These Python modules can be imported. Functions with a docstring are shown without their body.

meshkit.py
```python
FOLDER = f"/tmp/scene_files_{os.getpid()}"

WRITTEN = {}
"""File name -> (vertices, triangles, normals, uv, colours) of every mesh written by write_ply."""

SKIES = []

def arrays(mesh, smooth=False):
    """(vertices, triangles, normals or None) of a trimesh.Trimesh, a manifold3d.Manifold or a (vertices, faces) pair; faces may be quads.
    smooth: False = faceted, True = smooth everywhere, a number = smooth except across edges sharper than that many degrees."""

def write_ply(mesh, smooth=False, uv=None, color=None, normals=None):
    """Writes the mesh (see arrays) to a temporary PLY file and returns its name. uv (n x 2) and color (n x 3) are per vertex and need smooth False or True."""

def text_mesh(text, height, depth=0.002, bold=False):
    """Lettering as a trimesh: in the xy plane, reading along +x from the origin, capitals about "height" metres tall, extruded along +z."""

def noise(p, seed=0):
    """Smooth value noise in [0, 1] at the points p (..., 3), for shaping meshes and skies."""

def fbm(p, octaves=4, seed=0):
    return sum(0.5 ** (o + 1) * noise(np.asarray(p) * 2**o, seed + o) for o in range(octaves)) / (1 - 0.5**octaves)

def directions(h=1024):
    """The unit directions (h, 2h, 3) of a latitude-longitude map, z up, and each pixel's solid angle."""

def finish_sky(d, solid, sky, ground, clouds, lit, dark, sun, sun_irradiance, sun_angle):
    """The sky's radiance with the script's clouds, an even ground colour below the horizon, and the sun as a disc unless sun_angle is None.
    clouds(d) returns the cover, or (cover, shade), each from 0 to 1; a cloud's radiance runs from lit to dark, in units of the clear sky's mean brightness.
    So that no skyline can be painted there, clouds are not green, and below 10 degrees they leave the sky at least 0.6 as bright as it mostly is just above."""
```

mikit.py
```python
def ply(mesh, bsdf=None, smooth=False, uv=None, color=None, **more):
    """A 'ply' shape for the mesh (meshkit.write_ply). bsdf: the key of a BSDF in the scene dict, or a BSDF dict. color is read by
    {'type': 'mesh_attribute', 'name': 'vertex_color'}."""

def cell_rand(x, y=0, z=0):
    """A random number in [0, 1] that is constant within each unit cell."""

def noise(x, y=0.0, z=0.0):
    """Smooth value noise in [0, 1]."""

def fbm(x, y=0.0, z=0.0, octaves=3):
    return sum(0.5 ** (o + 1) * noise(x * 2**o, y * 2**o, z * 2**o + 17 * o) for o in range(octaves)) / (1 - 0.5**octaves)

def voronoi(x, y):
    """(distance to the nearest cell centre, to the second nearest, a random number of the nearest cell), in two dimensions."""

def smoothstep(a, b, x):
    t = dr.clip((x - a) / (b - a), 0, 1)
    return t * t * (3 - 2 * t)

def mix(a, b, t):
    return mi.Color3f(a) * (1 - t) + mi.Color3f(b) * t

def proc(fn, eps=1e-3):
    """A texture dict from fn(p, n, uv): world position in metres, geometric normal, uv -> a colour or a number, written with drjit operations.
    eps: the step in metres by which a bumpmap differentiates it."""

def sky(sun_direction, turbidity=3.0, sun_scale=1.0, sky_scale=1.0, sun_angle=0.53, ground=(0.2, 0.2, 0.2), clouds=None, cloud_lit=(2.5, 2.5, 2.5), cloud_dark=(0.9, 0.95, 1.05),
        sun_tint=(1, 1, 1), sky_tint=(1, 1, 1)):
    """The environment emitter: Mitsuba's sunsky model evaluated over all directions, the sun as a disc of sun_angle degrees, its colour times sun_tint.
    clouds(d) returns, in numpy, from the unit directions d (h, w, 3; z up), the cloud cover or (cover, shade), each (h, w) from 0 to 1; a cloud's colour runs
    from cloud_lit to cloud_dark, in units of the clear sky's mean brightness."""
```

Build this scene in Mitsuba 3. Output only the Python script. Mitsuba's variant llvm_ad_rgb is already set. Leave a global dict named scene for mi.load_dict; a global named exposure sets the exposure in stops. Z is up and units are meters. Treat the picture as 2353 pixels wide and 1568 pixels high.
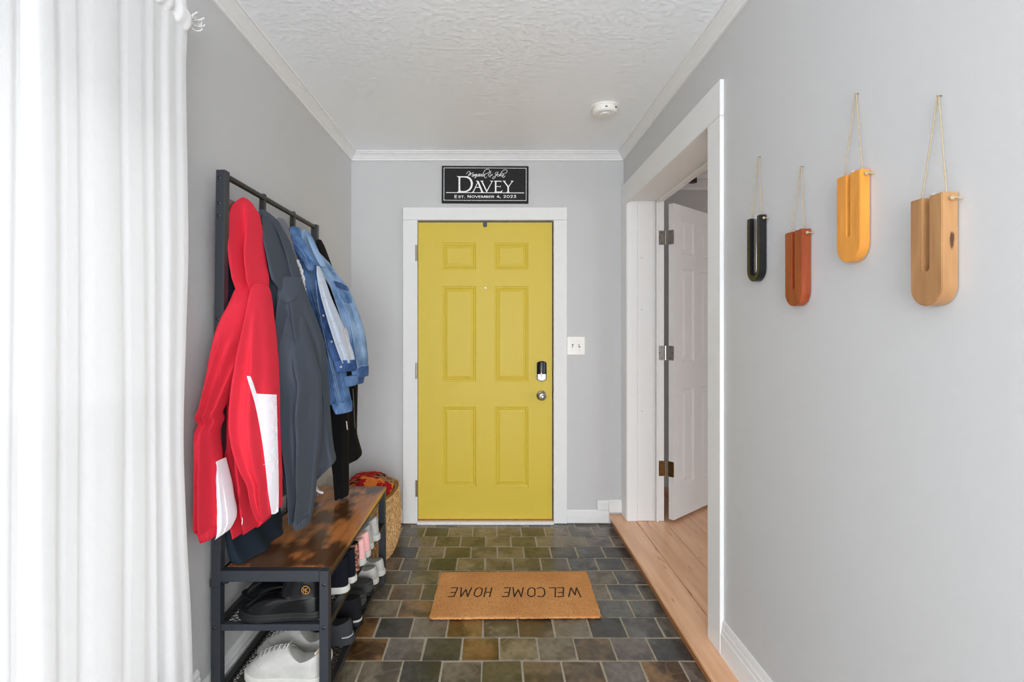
import math, random
import numpy as np, trimesh, drjit as dr, mitsuba as mi
import mikit, meshkit
from mikit import proc, noise, fbm, voronoi, cell_rand, smoothstep
from shapely.geometry import Polygon, LineString, Point, box as sbox
from shapely.ops import unary_union
from scipy.interpolate import PchipInterpolator, LinearNDInterpolator, NearestNDInterpolator

random.seed(7); np.random.seed(7)
T = mi.ScalarTransform4f
scene, labels = {}, {}

# ------------------------------------------------------------------ camera, sky, exposure
F, CU, CV, EYE = 1200.0, 1131.0, 756.0, 1.334          # focal length and vanishing point in pixels of the 2353 x 1568 photograph, eye height in metres
scene['camera'] = {'type': 'perspective', 'fov': math.degrees(2 * math.atan(2353 / 2 / F)), 'fov_axis': 'x', 'near_clip': 0.05, 'far_clip': 200.0,
                   'principal_point_offset_x': (2353 / 2 - CU) / 2353, 'principal_point_offset_y': (1568 / 2 - CV) / 1568,
                   'to_world': T().look_at(origin=[0, 0, EYE], target=[0, 1, EYE], up=[0, 0, 1])}


def overcast(d):
    n = meshkit.fbm(d * 3.0 + 5.0, 3, 2)
    return np.clip(0.75 + 0.4 * n, 0, 1), 0.35 * n


scene['sky'] = {'sampling_weight': 1.0, **mikit.sky([-0.75, -0.35, 0.55], turbidity=4.0, sun_scale=0.0, sky_scale=1.05, ground=(0.35, 0.35, 0.33), clouds=overcast, cloud_lit=(2.2, 2.2, 2.2), cloud_dark=(1.5, 1.55, 1.6))}
GLOW_REAR, GLOW_SIDE, ADDED_GLOW_LEFT = (2.1, 2.17, 2.24), (1.1, 1.14, 1.18), (1.75, 1.8, 1.85)   # radiance emitted by unseen window panes in place of sky; left one is added
exposure = 2.5


# ------------------------------------------------------------------ helpers
def lin(r, g, b):
    c = np.array([r, g, b], float) / 255
    return np.where(c <= 0.04045, c / 12.92, ((c + 0.055) / 1.055) ** 2.4).tolist()


def mix(a, b, t):
    a, b = (mi.Color3f(*map(float, c)) if isinstance(c, (list, tuple, np.ndarray)) else c for c in (a, b))
    return a * (1 - t) + b * t


def rgb(c):
    return {'type': 'rgb', 'value': [float(x) for x in c]}


FLAT, PALETTE = {}, []


def palette(p, n, uv):
    """The plain colour that the mesh's own number stands for."""
    c = mi.Color3f(0.5)
    for i, q in enumerate(PALETTE):
        c = dr.select(dr.abs(uv.x * 128 - i - 0.5) < 0.5, mi.Color3f(*q), c)
    return c


def mat(key, color, rough=0.5, spec=0.5, metal=0.0, coat=0.0, sheen=0.0, bump=None, height=0.0, eps=1e-3, coat_gloss=0.9):
    """A two-sided principled material; color is sRGB 0..255 or a proc function."""
    if not callable(color) and bump is None:                     # plain colours share one BSDF per finish; the colour goes with the mesh
        base = f'm_plain_{int(rough * 100)}_{int(spec * 100)}_{int(metal * 100)}_{int(coat * 100)}_{int(sheen * 100)}'
        FLAT[key] = (base, (len(PALETTE) + 0.5) / 128); PALETTE.append(lin(*color))
        if base in scene:
            return key
        key, col = base, proc(palette)
    else:
        col = proc(color) if callable(color) else rgb(lin(*color))
    b = {'type': 'principled', 'base_color': col, 'roughness': rough if not callable(rough) else proc(rough), 'specular': spec, 'metallic': metal}
    if coat:
        b['clearcoat'] = coat; b['clearcoat_gloss'] = coat_gloss
    if sheen:
        b['sheen'] = sheen; b['sheen_tint'] = 0.5
    if bump is not None:
        b = {'type': 'bumpmap', 'arbitrary': proc(bump, eps), 'scale': height, 'bsdf': b}
    scene[key] = {'type': 'twosided', 'bsdf': b}
    return key


def numbered(key):
    if key not in scene and key not in labels:
        return key
    k = 1
    while f'{key}_{k:03d}' in scene or f'{key}_{k:03d}' in labels:
        k += 1
    return f'{key}_{k:03d}'


def tag(key, label=None, cat=None, group=None, kind=None):
    labels[key] = {a: b for a, b in (('label', label), ('category', cat), ('group', group), ('kind', kind)) if b}
    return key


def thing(name, label, cat, group=None):
    return tag(numbered(name), label, cat, group)


def struct(name, label=None):
    return tag(numbered(name), label, None, None, 'structure')


def part(parent, name, mesh, m, smooth=False, label=None, kind=None):
    key = numbered(f'{parent}__{name}')
    solo(key, mesh, m, smooth)
    if label or kind:
        tag(key, label, None, None, kind)
    return key


def solo(key, mesh, m, smooth=False):
    if m in FLAT:
        base, c = FLAT[m]
        if isinstance(smooth, bool) is False:
            mesh, smooth = trimesh.graph.smooth_shade(mesh, angle=math.radians(smooth), facet_minarea=None), True
        scene[key] = mikit.ply(mesh, base, smooth=smooth, uv=np.tile([c, 0.5], (len(mesh.vertices), 1)))
    else:
        scene[key] = mikit.ply(mesh, m, smooth=smooth)
    return key


cat = trimesh.util.concatenate


def box(x0, x1, y0, y1, z0, z1, c=0.0):
    """A box with its edges chamfered by c."""
    lo, hi = np.minimum([x0, y0, z0], [x1, y1, z1]), np.maximum([x0, y0, z0], [x1, y1, z1])
    if c <= 0:
        m = trimesh.creation.box(extents=hi - lo); m.apply_translation((lo + hi) / 2); return m
    c = min(c, 0.45 * (hi - lo).min())
    pts = []
    for s in np.ndindex(2, 2, 2):
        p = np.where(np.array(s) == 0, lo, hi); d = np.where(np.array(s) == 0, c, -c)
        for k in range(3):
            q = p + d; q[k] = p[k]; pts.append(q)
    return trimesh.convex.convex_hull(np.array(pts))


def quad_box(corners_lo, corners_hi):
    return trimesh.convex.convex_hull(np.vstack([corners_lo, corners_hi]))


def frame_of(t):
    t = t / (np.linalg.norm(t) + 1e-12)
    a = np.cross(t, [0, 0, 1.0] if abs(t[2]) < 0.9 else [1.0, 0, 0]); a /= np.linalg.norm(a)
    return t, a, np.cross(t, a)


def cyl(p0, p1, r, n=20, r1=None, cap=True):
    p0, p1 = np.array(p0, float), np.array(p1, float)
    t, a, b = frame_of(p1 - p0); ang = np.arange(n) * 2 * np.pi / n
    ring = np.cos(ang)[:, None] * a + np.sin(ang)[:, None] * b
    return loft_rings([p0 + ring * r, p1 + ring * (r if r1 is None else r1)])


def loft_rings(rings, caps=True, closed=True):
    """Closed rings of equal length joined into a surface, with fan caps."""
    R = [np.asarray(r, float) for r in rings]; n, m = len(R[0]), len(R)
    v = np.vstack(R); f = []
    j = np.arange(n if closed else n - 1); j2 = (j + 1) % n
    for i in range(m - 1):
        f.append(np.stack([i * n + j, i * n + j2, (i + 1) * n + j2], 1)); f.append(np.stack([i * n + j, (i + 1) * n + j2, (i + 1) * n + j], 1))
    if caps:
        v = np.vstack([v, R[0].mean(0), R[-1].mean(0)])
        f.append(np.stack([j2, j, np.full(len(j), n * m)], 1)); f.append(np.stack([(m - 1) * n + j, (m - 1) * n + j2, np.full(len(j), n * m + 1)], 1))
    mesh = trimesh.Trimesh(v, np.vstack(f), process=False)
    if caps and mesh.volume < 0:
        mesh.invert()
    return mesh


def resample(pts, step):
    pts = np.asarray(pts, float); s = np.r_[0, np.cumsum(np.linalg.norm(np.diff(pts, axis=0), axis=1))]
    q = np.linspace(0, s[-1], max(3, int(s[-1] / step) + 1))
    if len(pts) > 2:
        return np.stack([PchipInterpolator(s, pts[:, k])(q) for k in range(pts.shape[1])], 1)
    return np.stack([np.interp(q, s, pts[:, k]) for k in range(pts.shape[1])], 1)


def tube(pts, r, n=8, step=None):
    p = resample(pts, step) if step else np.asarray(pts, float)
    t = np.gradient(p, axis=0); t /= np.linalg.norm(t, axis=1, keepdims=True) + 1e-12
    _, a, _ = frame_of(t[0]); rings = []
    rr = np.interp(np.linspace(0, 1, len(p)), np.linspace(0, 1, np.size(r)), np.ravel(r)) if np.size(r) > 1 else np.full(len(p), float(np.ravel(r)[0])); ang = np.arange(n) * 2 * np.pi / n
    for i in range(len(p)):
        a = a - t[i] * (a @ t[i]); a /= np.linalg.norm(a) + 1e-12; b = np.cross(t[i], a)
        rings.append(p[i] + rr[i] * (np.cos(ang)[:, None] * a + np.sin(ang)[:, None] * b))
    return loft_rings(rings)


def lathe(profile, n=40):
    """Profile (r, z) turned about z."""
    p = np.asarray(profile, float); ang = np.arange(n) * 2 * np.pi / n
    return loft_rings([np.stack([r * np.cos(ang), r * np.sin(ang), np.full(n, z)], 1) for r, z in p])


def prism(poly, h):
    geoms = [g for g in getattr(poly, 'geoms', [poly]) if g.area > 1e-10]
    return cat([trimesh.creation.extrude_polygon(g, h, engine='earcut') for g in geoms])


def profile_run(profile, a, b, mitre_a=0.0, mitre_b=0.0, out=(1, 0, 0), up=(0, 0, 1)):
    """A moulding: profile (out, up) carried from a to b; each end is cut back along the run by mitre * out."""
    a, b, out, up = (np.array(x, float) for x in (a, b, out, up)); d = (b - a) / np.linalg.norm(b - a)
    P = np.asarray(profile, float)
    r0 = a + P[:, :1] * out + P[:, 1:] * up + mitre_a * P[:, :1] * d
    r1 = b + P[:, :1] * out + P[:, 1:] * up - mitre_b * P[:, :1] * d
    n = len(P); v = np.vstack([r0, r1]); f = []
    for j in range(n):
        k = (j + 1) % n; f += [[j, k, n + k], [j, n + k, n + j]]
    try:
        from shapely import constrained_delaunay_triangles
    except Exception:
        pass
    tri_v, tri_f = trimesh.creation.triangulate_polygon(Polygon(P), engine='earcut')
    idx = [int(np.argmin(((P - q) ** 2).sum(1))) for q in tri_v]
    for t in tri_f:
        i, j, k = (idx[x] for x in t); f += [[i, j, k], [n + k, n + j, n + i]]
    m = trimesh.Trimesh(v, f, process=False)
    trimesh.repair.fix_normals(m)
    return m


def at(u, v, y):
    """The point at depth y that the photograph shows at pixel (u, v)."""
    return np.array([(u - CU) * y / F, y, EYE - (v - CV) * y / F])


def rot(m, deg, axis, about=(0, 0, 0)):
    m.apply_transform(trimesh.transformations.rotation_matrix(math.radians(deg), axis, about)); return m


def move(m, *d):
    m.apply_translation(d); return m


# ------------------------------------------------------------------ materials
def P3(p, k):
    return p.x * k, p.y * k, p.z * k


mat('m_wall', (184, 184, 184), 0.55, 0.3)
mat('m_ceiling', lambda p, n, uv: mi.Color3f(0.79, 0.812, 0.838), 0.42, 0.4,
    bump=lambda p, n, uv: smoothstep(0.45, 0.8, noise(p.x * 70, p.y * 70)), height=0.0010, eps=3e-3)
mat('m_white', (214, 214, 213), 0.55, 0.3)
mat('m_yellow', (198, 174, 58), 0.45, 0.3)
scene['m_glow_pane'] = {'type': 'diffuse', 'reflectance': rgb((0.05, 0.05, 0.05))}  # surface of the panes that give off their own light
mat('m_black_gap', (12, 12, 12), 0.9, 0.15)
mat('m_wood_floor', lambda p, n, uv: mix(mix(np.array(lin(202, 152, 114)), np.array(lin(228, 184, 148)), fbm(p.x * 38, p.y * 3.2, octaves=4)),
                                         np.array(lin(140, 84, 54)), smoothstep(0.76, 0.86, fbm(p.x * 60 + 3, p.y * 9, octaves=3)) * 0.45), 0.28, 0.5)
mat('m_nosing', lambda p, n, uv: mix(np.array(lin(140, 84, 46)), np.array(lin(172, 112, 66)), fbm(p.x * 60, p.y * 3, p.z * 60, octaves=3)), 0.3, 0.5)
mat('m_grout', lambda p, n, uv: mix(np.array(lin(142, 133, 116)), np.array(lin(168, 159, 141)), fbm(p.x * 90, p.y * 90)), 0.8, 0.2)
mat('m_floor_far', (128, 128, 128), 0.4, 0.5)

STONES = {'slate': ((60, 61, 61), (92, 91, 86)), 'dark': ((36, 38, 37), (62, 61, 57)), 'taupe': ((72, 65, 55), (114, 104, 88)), 'brown': ((62, 51, 38), (104, 87, 66)),
          'rust': ((66, 46, 28), (124, 93, 60)), 'moss': ((50, 47, 38), (84, 77, 60)), 'mauve': ((68, 62, 58), (108, 99, 92)), 'sand': ((86, 77, 63), (124, 112, 92))}


def family(key, names, fn, **more):
    """Several kinds of one material (two tones each) in one BSDF: the mesh carries its kind in uv.x and a number of its own in uv.y."""
    kinds = list(names)

    def pick(uv, which):
        c = mi.Color3f(*lin(*names[kinds[0]][which]))
        for i, q in enumerate(kinds[1:], 1):
            c = dr.select(dr.abs(uv.x * 16 - i - 0.5) < 0.5, mi.Color3f(*lin(*names[q][which])), c)
        return c
    mat(key, lambda p, n, uv: fn(p, pick(uv, 0), pick(uv, 1), uv.x * 160 + uv.y * 37), **more)
    for i, q in enumerate(kinds):
        FLAT[q] = (key, (i + 0.5) / 16)


def stone(p, A, B, k):
    f1 = fbm(p.x * 9 + k * 7.3, p.y * 9 + k, octaves=4)
    f2 = fbm(p.x * 6 - k * 3.1, p.y * 7 + k * 2, octaves=3)
    base = mix(A, B, smoothstep(0.34, 0.64, f1)) * (0.78 + 0.44 * noise(p.x * 70 + k, p.y * 55))
    base = mix(base, (A + B) * 0.5 * mi.Color3f(1.25, 1.0, 0.78), smoothstep(0.55, 0.75, f2) * 0.45)
    base = mix(base, B * 1.45, (1 - smoothstep(0.0, 0.018, dr.abs(f2 - 0.5))) * 0.3)
    return mix(base, mi.Color3f(0.35, 0.34, 0.31), smoothstep(0.80, 0.92, noise(p.x * 190, p.y * 190, k)) * 0.4)


family('m_stone', {'m_stone_' + a: b for a, b in STONES.items()}, stone, rough=0.30, spec=0.5, coat=0.35, coat_gloss=0.88, bump=lambda p, n, uv: fbm(p.x * 16, p.y * 16, octaves=3), height=0.0028, eps=2e-3)

mat('m_iron', (40, 43, 49), 0.4, 0.5)
mat('m_iron_dark', (26, 26, 28), 0.4, 0.5)


def rustic(p, n, uv):
    g = fbm(p.x * 55, p.y * 7, octaves=4)
    base = mix(np.array(lin(144, 80, 38)), np.array(lin(206, 138, 80)), g)
    burn = smoothstep(0.44, 0.58, fbm(p.x * 7.5 + 2.2, p.y * 3.6 + 4.1, octaves=5))
    base = mix(base, np.array(lin(40, 24, 14)), burn * 0.88)
    spot = smoothstep(0.72, 0.80, fbm(p.x * 90 + 5, p.y * 13, octaves=3))
    base = mix(base, np.array(lin(40, 24, 14)), spot * 0.35)
    grey = smoothstep(0.5, 0.7, fbm(p.x * 5 - 8, p.y * 4 + 2, octaves=3)) * 0.35
    return mix(base, np.array(lin(112, 92, 76)), grey)


mat('m_rustic', rustic, 0.2, 0.6)
mat('m_board_back', lambda p, n, uv: mix(np.array(lin(96, 80, 70)), np.array(lin(124, 106, 94)), fbm(p.x * 40, p.y * 6, p.z * 40)), 0.4, 0.5)


def cloth(key, color, rough=0.9, weave=700, height=0.00025, sheen=0.3, dark=0.92):
    mat(key, color, rough, 0.15, sheen=0.3)


cloth('m_red', (200, 44, 60))
cloth('m_white_cloth', (232, 226, 232), dark=0.97)
cloth('m_grey_cloth', (66, 72, 81), weave=500)
cloth('m_grey_light', (112, 112, 120))
cloth('m_navy', (26, 32, 42))
cloth('m_teal', (28, 38, 48))
cloth('m_black_cloth', (13, 13, 15), sheen=0.3)
cloth('m_fur', (190, 188, 186), weave=300, height=0.002)


family('m_denim_all', {'m_denim': ((52, 80, 124), (98, 130, 170)), 'm_denim_light': ((88, 118, 156), (136, 162, 192)), 'm_denim_dark': ((30, 50, 88), (58, 84, 128))},
       lambda p, A, B, k: mix(mix(A, B, smoothstep(0.3, 0.7, fbm(p.x * 14, p.y * 14, p.z * 9, octaves=4))), B * 1.2, smoothstep(0.62, 0.8, fbm(p.x * 90, p.y * 90, p.z * 26, octaves=2)) * 0.6), rough=0.85, spec=0.2)
cloth('m_lining', (172, 180, 192), dark=0.95)
cloth('m_thread', (168, 182, 200), dark=0.98)
cloth('m_thread_tan', (170, 140, 100), dark=0.98)
mat('m_steel', (196, 194, 190), 0.3, 0.5, metal=1.0)
mat('m_nickel', (150, 146, 138), 0.3, 0.5, metal=1.0)
mat('m_brass', (140, 116, 74), 0.3, 0.5, metal=1.0)
mat('m_gold', (226, 168, 104), 0.3, 0.5, metal=1.0)
mat('m_black_plastic', (20, 20, 22), 0.3, 0.5)
mat('m_plate', (222, 220, 214), 0.3, 0.5)
mat('m_rubber', (9, 10, 12), 0.18, 0.5, coat=0.25)
mat('m_rubber_matt', (18, 19, 21), 0.55, 0.3)
mat('m_leather_white', lambda p, n, uv: mix(np.array(lin(182, 181, 177)), np.array(lin(160, 159, 154)), fbm(*P3(p, 40))), 0.5, 0.4)
mat('m_sole_white', (186, 185, 178), 0.55, 0.3)
mat('m_grey_fabric', (124, 124, 118), 0.9, 0.15)
mat('m_tan_fabric', (206, 186, 158), 0.9, 0.15)
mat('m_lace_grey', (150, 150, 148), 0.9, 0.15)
cloth('m_shoe_navy', (17, 19, 26), sheen=0.3)
cloth('m_shoe_pink', (236, 176, 176), dark=0.95)
cloth('m_shoe_black', (24, 24, 26), sheen=0.3)
cloth('m_shoe_charcoal', (52, 53, 56), sheen=0.3)
cloth('m_shoe_grey', (66, 66, 66), weave=200, height=0.001)


def leopard(p, n, uv):
    d1, d2, r = voronoi(p.x * 95 + p.y * 40, p.z * 95)
    ring = smoothstep(0.16, 0.24, d1) * (1 - smoothstep(0.40, 0.48, d1)) * smoothstep(0.15, 0.4, noise(p.x * 230, p.y * 230, p.z * 230))
    return mix(mix(np.array(lin(186, 132, 116)), np.array(lin(150, 92, 76)), smoothstep(0.3, 0.15, d1)), np.array(lin(48, 26, 24)), ring)


mat('m_leopard', leopard, 0.8, 0.2)


def floral(p, n, uv):
    d1, d2, r = voronoi(p.x * 13 + p.z * 5, p.y * 13)
    a = mix(np.array(lin(150, 22, 30)), np.array(lin(206, 116, 48)), smoothstep(0.52, 0.58, fbm(p.x * 20, p.y * 20, p.z * 20)))
    b = mix(np.array(lin(52, 26, 22)), np.array(lin(140, 112, 78)), smoothstep(0.48, 0.53, fbm(p.x * 22 + 7, p.y * 22, p.z * 22)))
    return mix(a, b, smoothstep(0.52, 0.58, fbm(p.x * 9 + 3, p.y * 9, p.z * 9 + 1)))


mat('m_floral', floral, 0.9, 0.1, sheen=0.3)
mat('m_beige_print', lambda p, n, uv: mix(np.array(lin(176, 160, 128)), np.array(lin(112, 72, 50)), smoothstep(0.5, 0.58, fbm(*P3(p, 14)))), 0.9, 0.15)
mat('m_wicker', lambda p, n, uv: mix(np.array(lin(140, 98, 56)), np.array(lin(226, 186, 134)), noise(p.x * 160, p.y * 160, p.z * 45)), 0.65, 0.3)
mat('m_wicker_in', (156, 118, 70), 0.9, 0.15)
mat('m_coir', lambda p, n, uv: mix(mix(np.array(lin(186, 126, 74)), np.array(lin(214, 158, 100)), fbm(p.x * 9, p.y * 9, octaves=3)), np.array(lin(150, 96, 54)), smoothstep(0.55, 0.8, noise(p.x * 330, p.y * 330, p.z * 300)) * 0.6), 0.9, 0.1,
    bump=lambda p, n, uv: noise(p.x * 420, p.y * 420, p.z * 420), height=0.0012)
mat('m_coir_ink', lambda p, n, uv: mix(np.array(lin(38, 26, 22)), np.array(lin(78, 54, 42)), noise(p.x * 420, p.y * 420)), 0.9, 0.15)
mat('m_mat_back', (60, 44, 34), 0.9, 0.15)
mat('m_jute', lambda p, n, uv: mix(np.array(lin(140, 124, 96)), np.array(lin(184, 168, 138)), noise(*P3(p, 700))), 0.9, 0.15)
mat('m_vase_black', (14, 14, 15), 0.3, 0.5)


family('m_timber', {'m_vase_brown': ((112, 42, 16), (152, 70, 30)), 'm_vase_amber': ((190, 118, 40), (212, 148, 62)), 'm_vase_oak': ((128, 88, 52), (176, 134, 90))},
       lambda p, A, B, k: mix(mix(A, B, fbm(p.x * 60 + k, p.y * 60 + fbm(p.x * 8, p.y * 8, p.z * 5, octaves=2) * 3, p.z * 5, octaves=3)), A * 0.3,
                              smoothstep(1.0, 0.45, dr.sqrt(dr.square((p.x - 0.8865) / 0.006) + dr.square((p.z - 1.503) / 0.022) + dr.square((p.y - 1.0067) / 0.01)) + 0.5 * (fbm(p.x * 200, p.z * 60, octaves=2) - 0.5))), rough=0.28, spec=0.5, coat=0.25)
scene['m_glass'] = {'type': 'thindielectric', 'int_ior': 1.5}
mat('m_sign', lambda p, n, uv: mix(np.array(lin(13, 13, 14)), np.array(lin(22, 22, 23)), fbm(p.x * 20, 0.0, p.z * 90)), 0.6, 0.3)
mat('m_sign_white', (232, 232, 230), 0.55, 0.3)
scene['m_curtain'] = {'type': 'principledthin', 'base_color': proc(lambda p, n, uv: mix(np.array([0.90, 0.90, 0.90]), np.array([0.94, 0.94, 0.94]), fbm(p.x * 400, p.y * 400, p.z * 60))), 'roughness': 0.9, 'spec_trans': 0.0, 'diff_trans': 1.0, 'eta': 1.3}
# ------------------------------------------------------------------ the setting
REAR = (-0.93, 2.30, 0.15, 2.30)                         # unseen openings, filled with panes that emit in place of sky
SIDE = (-0.25, 1.35, 0.3, 1.9)
WIN4 = (-2.2, -0.45, 0.62, 2.1)  # unseen window, added to brighten the right wall
YB, XL, XR, ZC = 3.58, -0.967, 0.901, 2.543           # back wall, left wall (at the back), right wall, ceiling
LEAN = 0.0101                                         # the left wall runs slightly out of square


def left(m):
    """Carries a mesh built against the plane x = XL onto the slightly oblique left wall."""
    m.vertices[:, 0] -= LEAN * (YB - m.vertices[:, 1]); return m


def wall_with_hole(axis, a0, a1, t0, t1, z0, z1, holes):
    """A slab along axis 'x' or 'y' from a0 to a1, between t0 and t1 across, with rectangular holes (a, a, z, z)."""
    poly = sbox(a0, z0, a1, z1).difference(unary_union([sbox(h[0], h[2], h[1], h[3]) for h in holes])) if holes else sbox(a0, z0, a1, z1)
    m = prism(poly, t1 - t0); v = m.vertices.copy()
    m.vertices = np.stack([v[:, 0], t0 + v[:, 2], v[:, 1]], 1) if axis == 'x' else np.stack([t0 + v[:, 2], v[:, 0], v[:, 1]], 1)
    trimesh.repair.fix_normals(m); return m


WIN = (0.30, 1.45, 0.42, 1.93)
w = struct('wall_left', 'grey painted wall behind the coat rack and curtain')
solo(w, left(wall_with_hole('y', -2.6, YB, XL - 0.14, XL, 0, ZC, [WIN, WIN4])), 'm_wall')
w = struct('wall_back', 'grey painted wall around the yellow front door')
solo(w, wall_with_hole('x', -1.2, 1.13, YB, YB + 0.14, 0, ZC, [(-0.530, 0.437, 0, 2.093)]), 'm_wall')
OPEN = (2.1385, 3.4505, 0.0, 2.1812)
w = struct('wall_right', 'light grey painted wall with four hanging vases')
solo(w, wall_with_hole('y', -0.45, YB, XR, 1.130, 0, ZC, [OPEN]), 'm_wall')
w = struct('ceiling', 'white textured ceiling')
solo(w, box(-1.3, 4.8, -2.8, 4.35, ZC, ZC + 0.1), 'm_ceiling')
# the living area behind the camera, with a wide glazed opening
solo(struct('wall_rear'), wall_with_hole('x', -1.3, 4.0, -2.74, -2.6, 0, ZC, [REAR]), 'm_wall')
solo(struct('wall_rear_side'), wall_with_hole('y', -2.6, -0.45, 3.6, 3.74, 0, ZC, []), 'm_wall')
solo(struct('wall_rear_cross'), box(1.13, 3.74, -0.57, -0.45, 0, ZC), 'm_wall')
solo(struct('floor_rear'), box(-1.3, 4.0, -2.74, 0.42, -0.06, 0.0), 'm_floor_far')
# the side room seen through the doorway
solo(struct('wall_side_room_far', 'shaded grey wall of the side room beyond the open door'), box(0.98, 4.5, 4.18, 4.32, 0, ZC), 'm_wall')
solo(struct('wall_side_room_right'), wall_with_hole('y', -0.45, 4.32, 4.4, 4.54, 0, ZC, [SIDE]), 'm_wall')
solo(struct('wall_side_room_return'), box(1.0, 1.13, YB + 0.14, 4.2, 0, ZC), 'm_wall')


def window(name, axis, hole, t, label=None, pane_glow=None, cols=1, flip=False):
    """A sash window in a hole: frame, one muntin, two panes."""
    a0, a1, z0, z1 = hole
    k = struct(name, label)
    mk = (lambda a, b, c, d, e=0.05: box(a, b, t, t + e, c, d, 0.004)) if axis == 'x' else (lambda a, b, c, d, e=0.05: box(t, t + e, a, b, c, d, 0.004))
    fw = 0.045; zm = (z0 + z1) / 2
    part(k, 'frame', cat([mk(a0, a1, z0, z0 + fw), mk(a0, a1, z1 - fw, z1), mk(a0, a0 + fw, z0 + fw, z1 - fw), mk(a1 - fw, a1, z0 + fw, z1 - fw)]), 'm_white')
    if not pane_glow:
        part(k, 'meeting_rail', mk(a0 + fw, a1 - fw, zm - 0.018, zm + 0.018), 'm_white')
    for e in np.linspace(a0, a1, cols + 1)[1:-1]:
        part(k, 'mullion', mk(e - 0.03, e + 0.03, z0 + fw, z1 - fw), 'm_white')
    if pane_glow:                                                  # the pane itself is the light source, with no sky behind
        for e0, e1 in zip(np.linspace(a0, a1, cols + 1)[:-1], np.linspace(a0, a1, cols + 1)[1:]):
            A, B, C_, D_ = e0 + fw, e1 - fw, z0 + fw, z1 - fw; y = t + 0.02
            v = [[A, y, C_], [B, y, C_], [B, y, D_], [A, y, D_]] if axis == 'x' else [[y, A, C_], [y, B, C_], [y, B, D_], [y, A, D_]]
            key = numbered(k + '__pane')
            scene[key] = {**mikit.ply((v, [[0, 1, 2, 3]] if flip else [[3, 2, 1, 0]]), 'm_glow_pane'), 'emitter': {'type': 'area', 'radiance': rgb(pane_glow)}}
        return k
    for c, d in ((z0 + fw, zm - 0.018), (zm + 0.018, z1 - fw)):
        y = t + 0.025
        v = [[a0 + fw, y, c], [a1 - fw, y, c], [a1 - fw, y, d], [a0 + fw, y, d]] if axis == 'x' else [[y, a0 + fw, c], [y, a1 - fw, c], [y, a1 - fw, d], [y, a0 + fw, d]]
        part(k, 'pane', (v, [[0, 1, 2, 3]]), 'm_glass')
    return k


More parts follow.
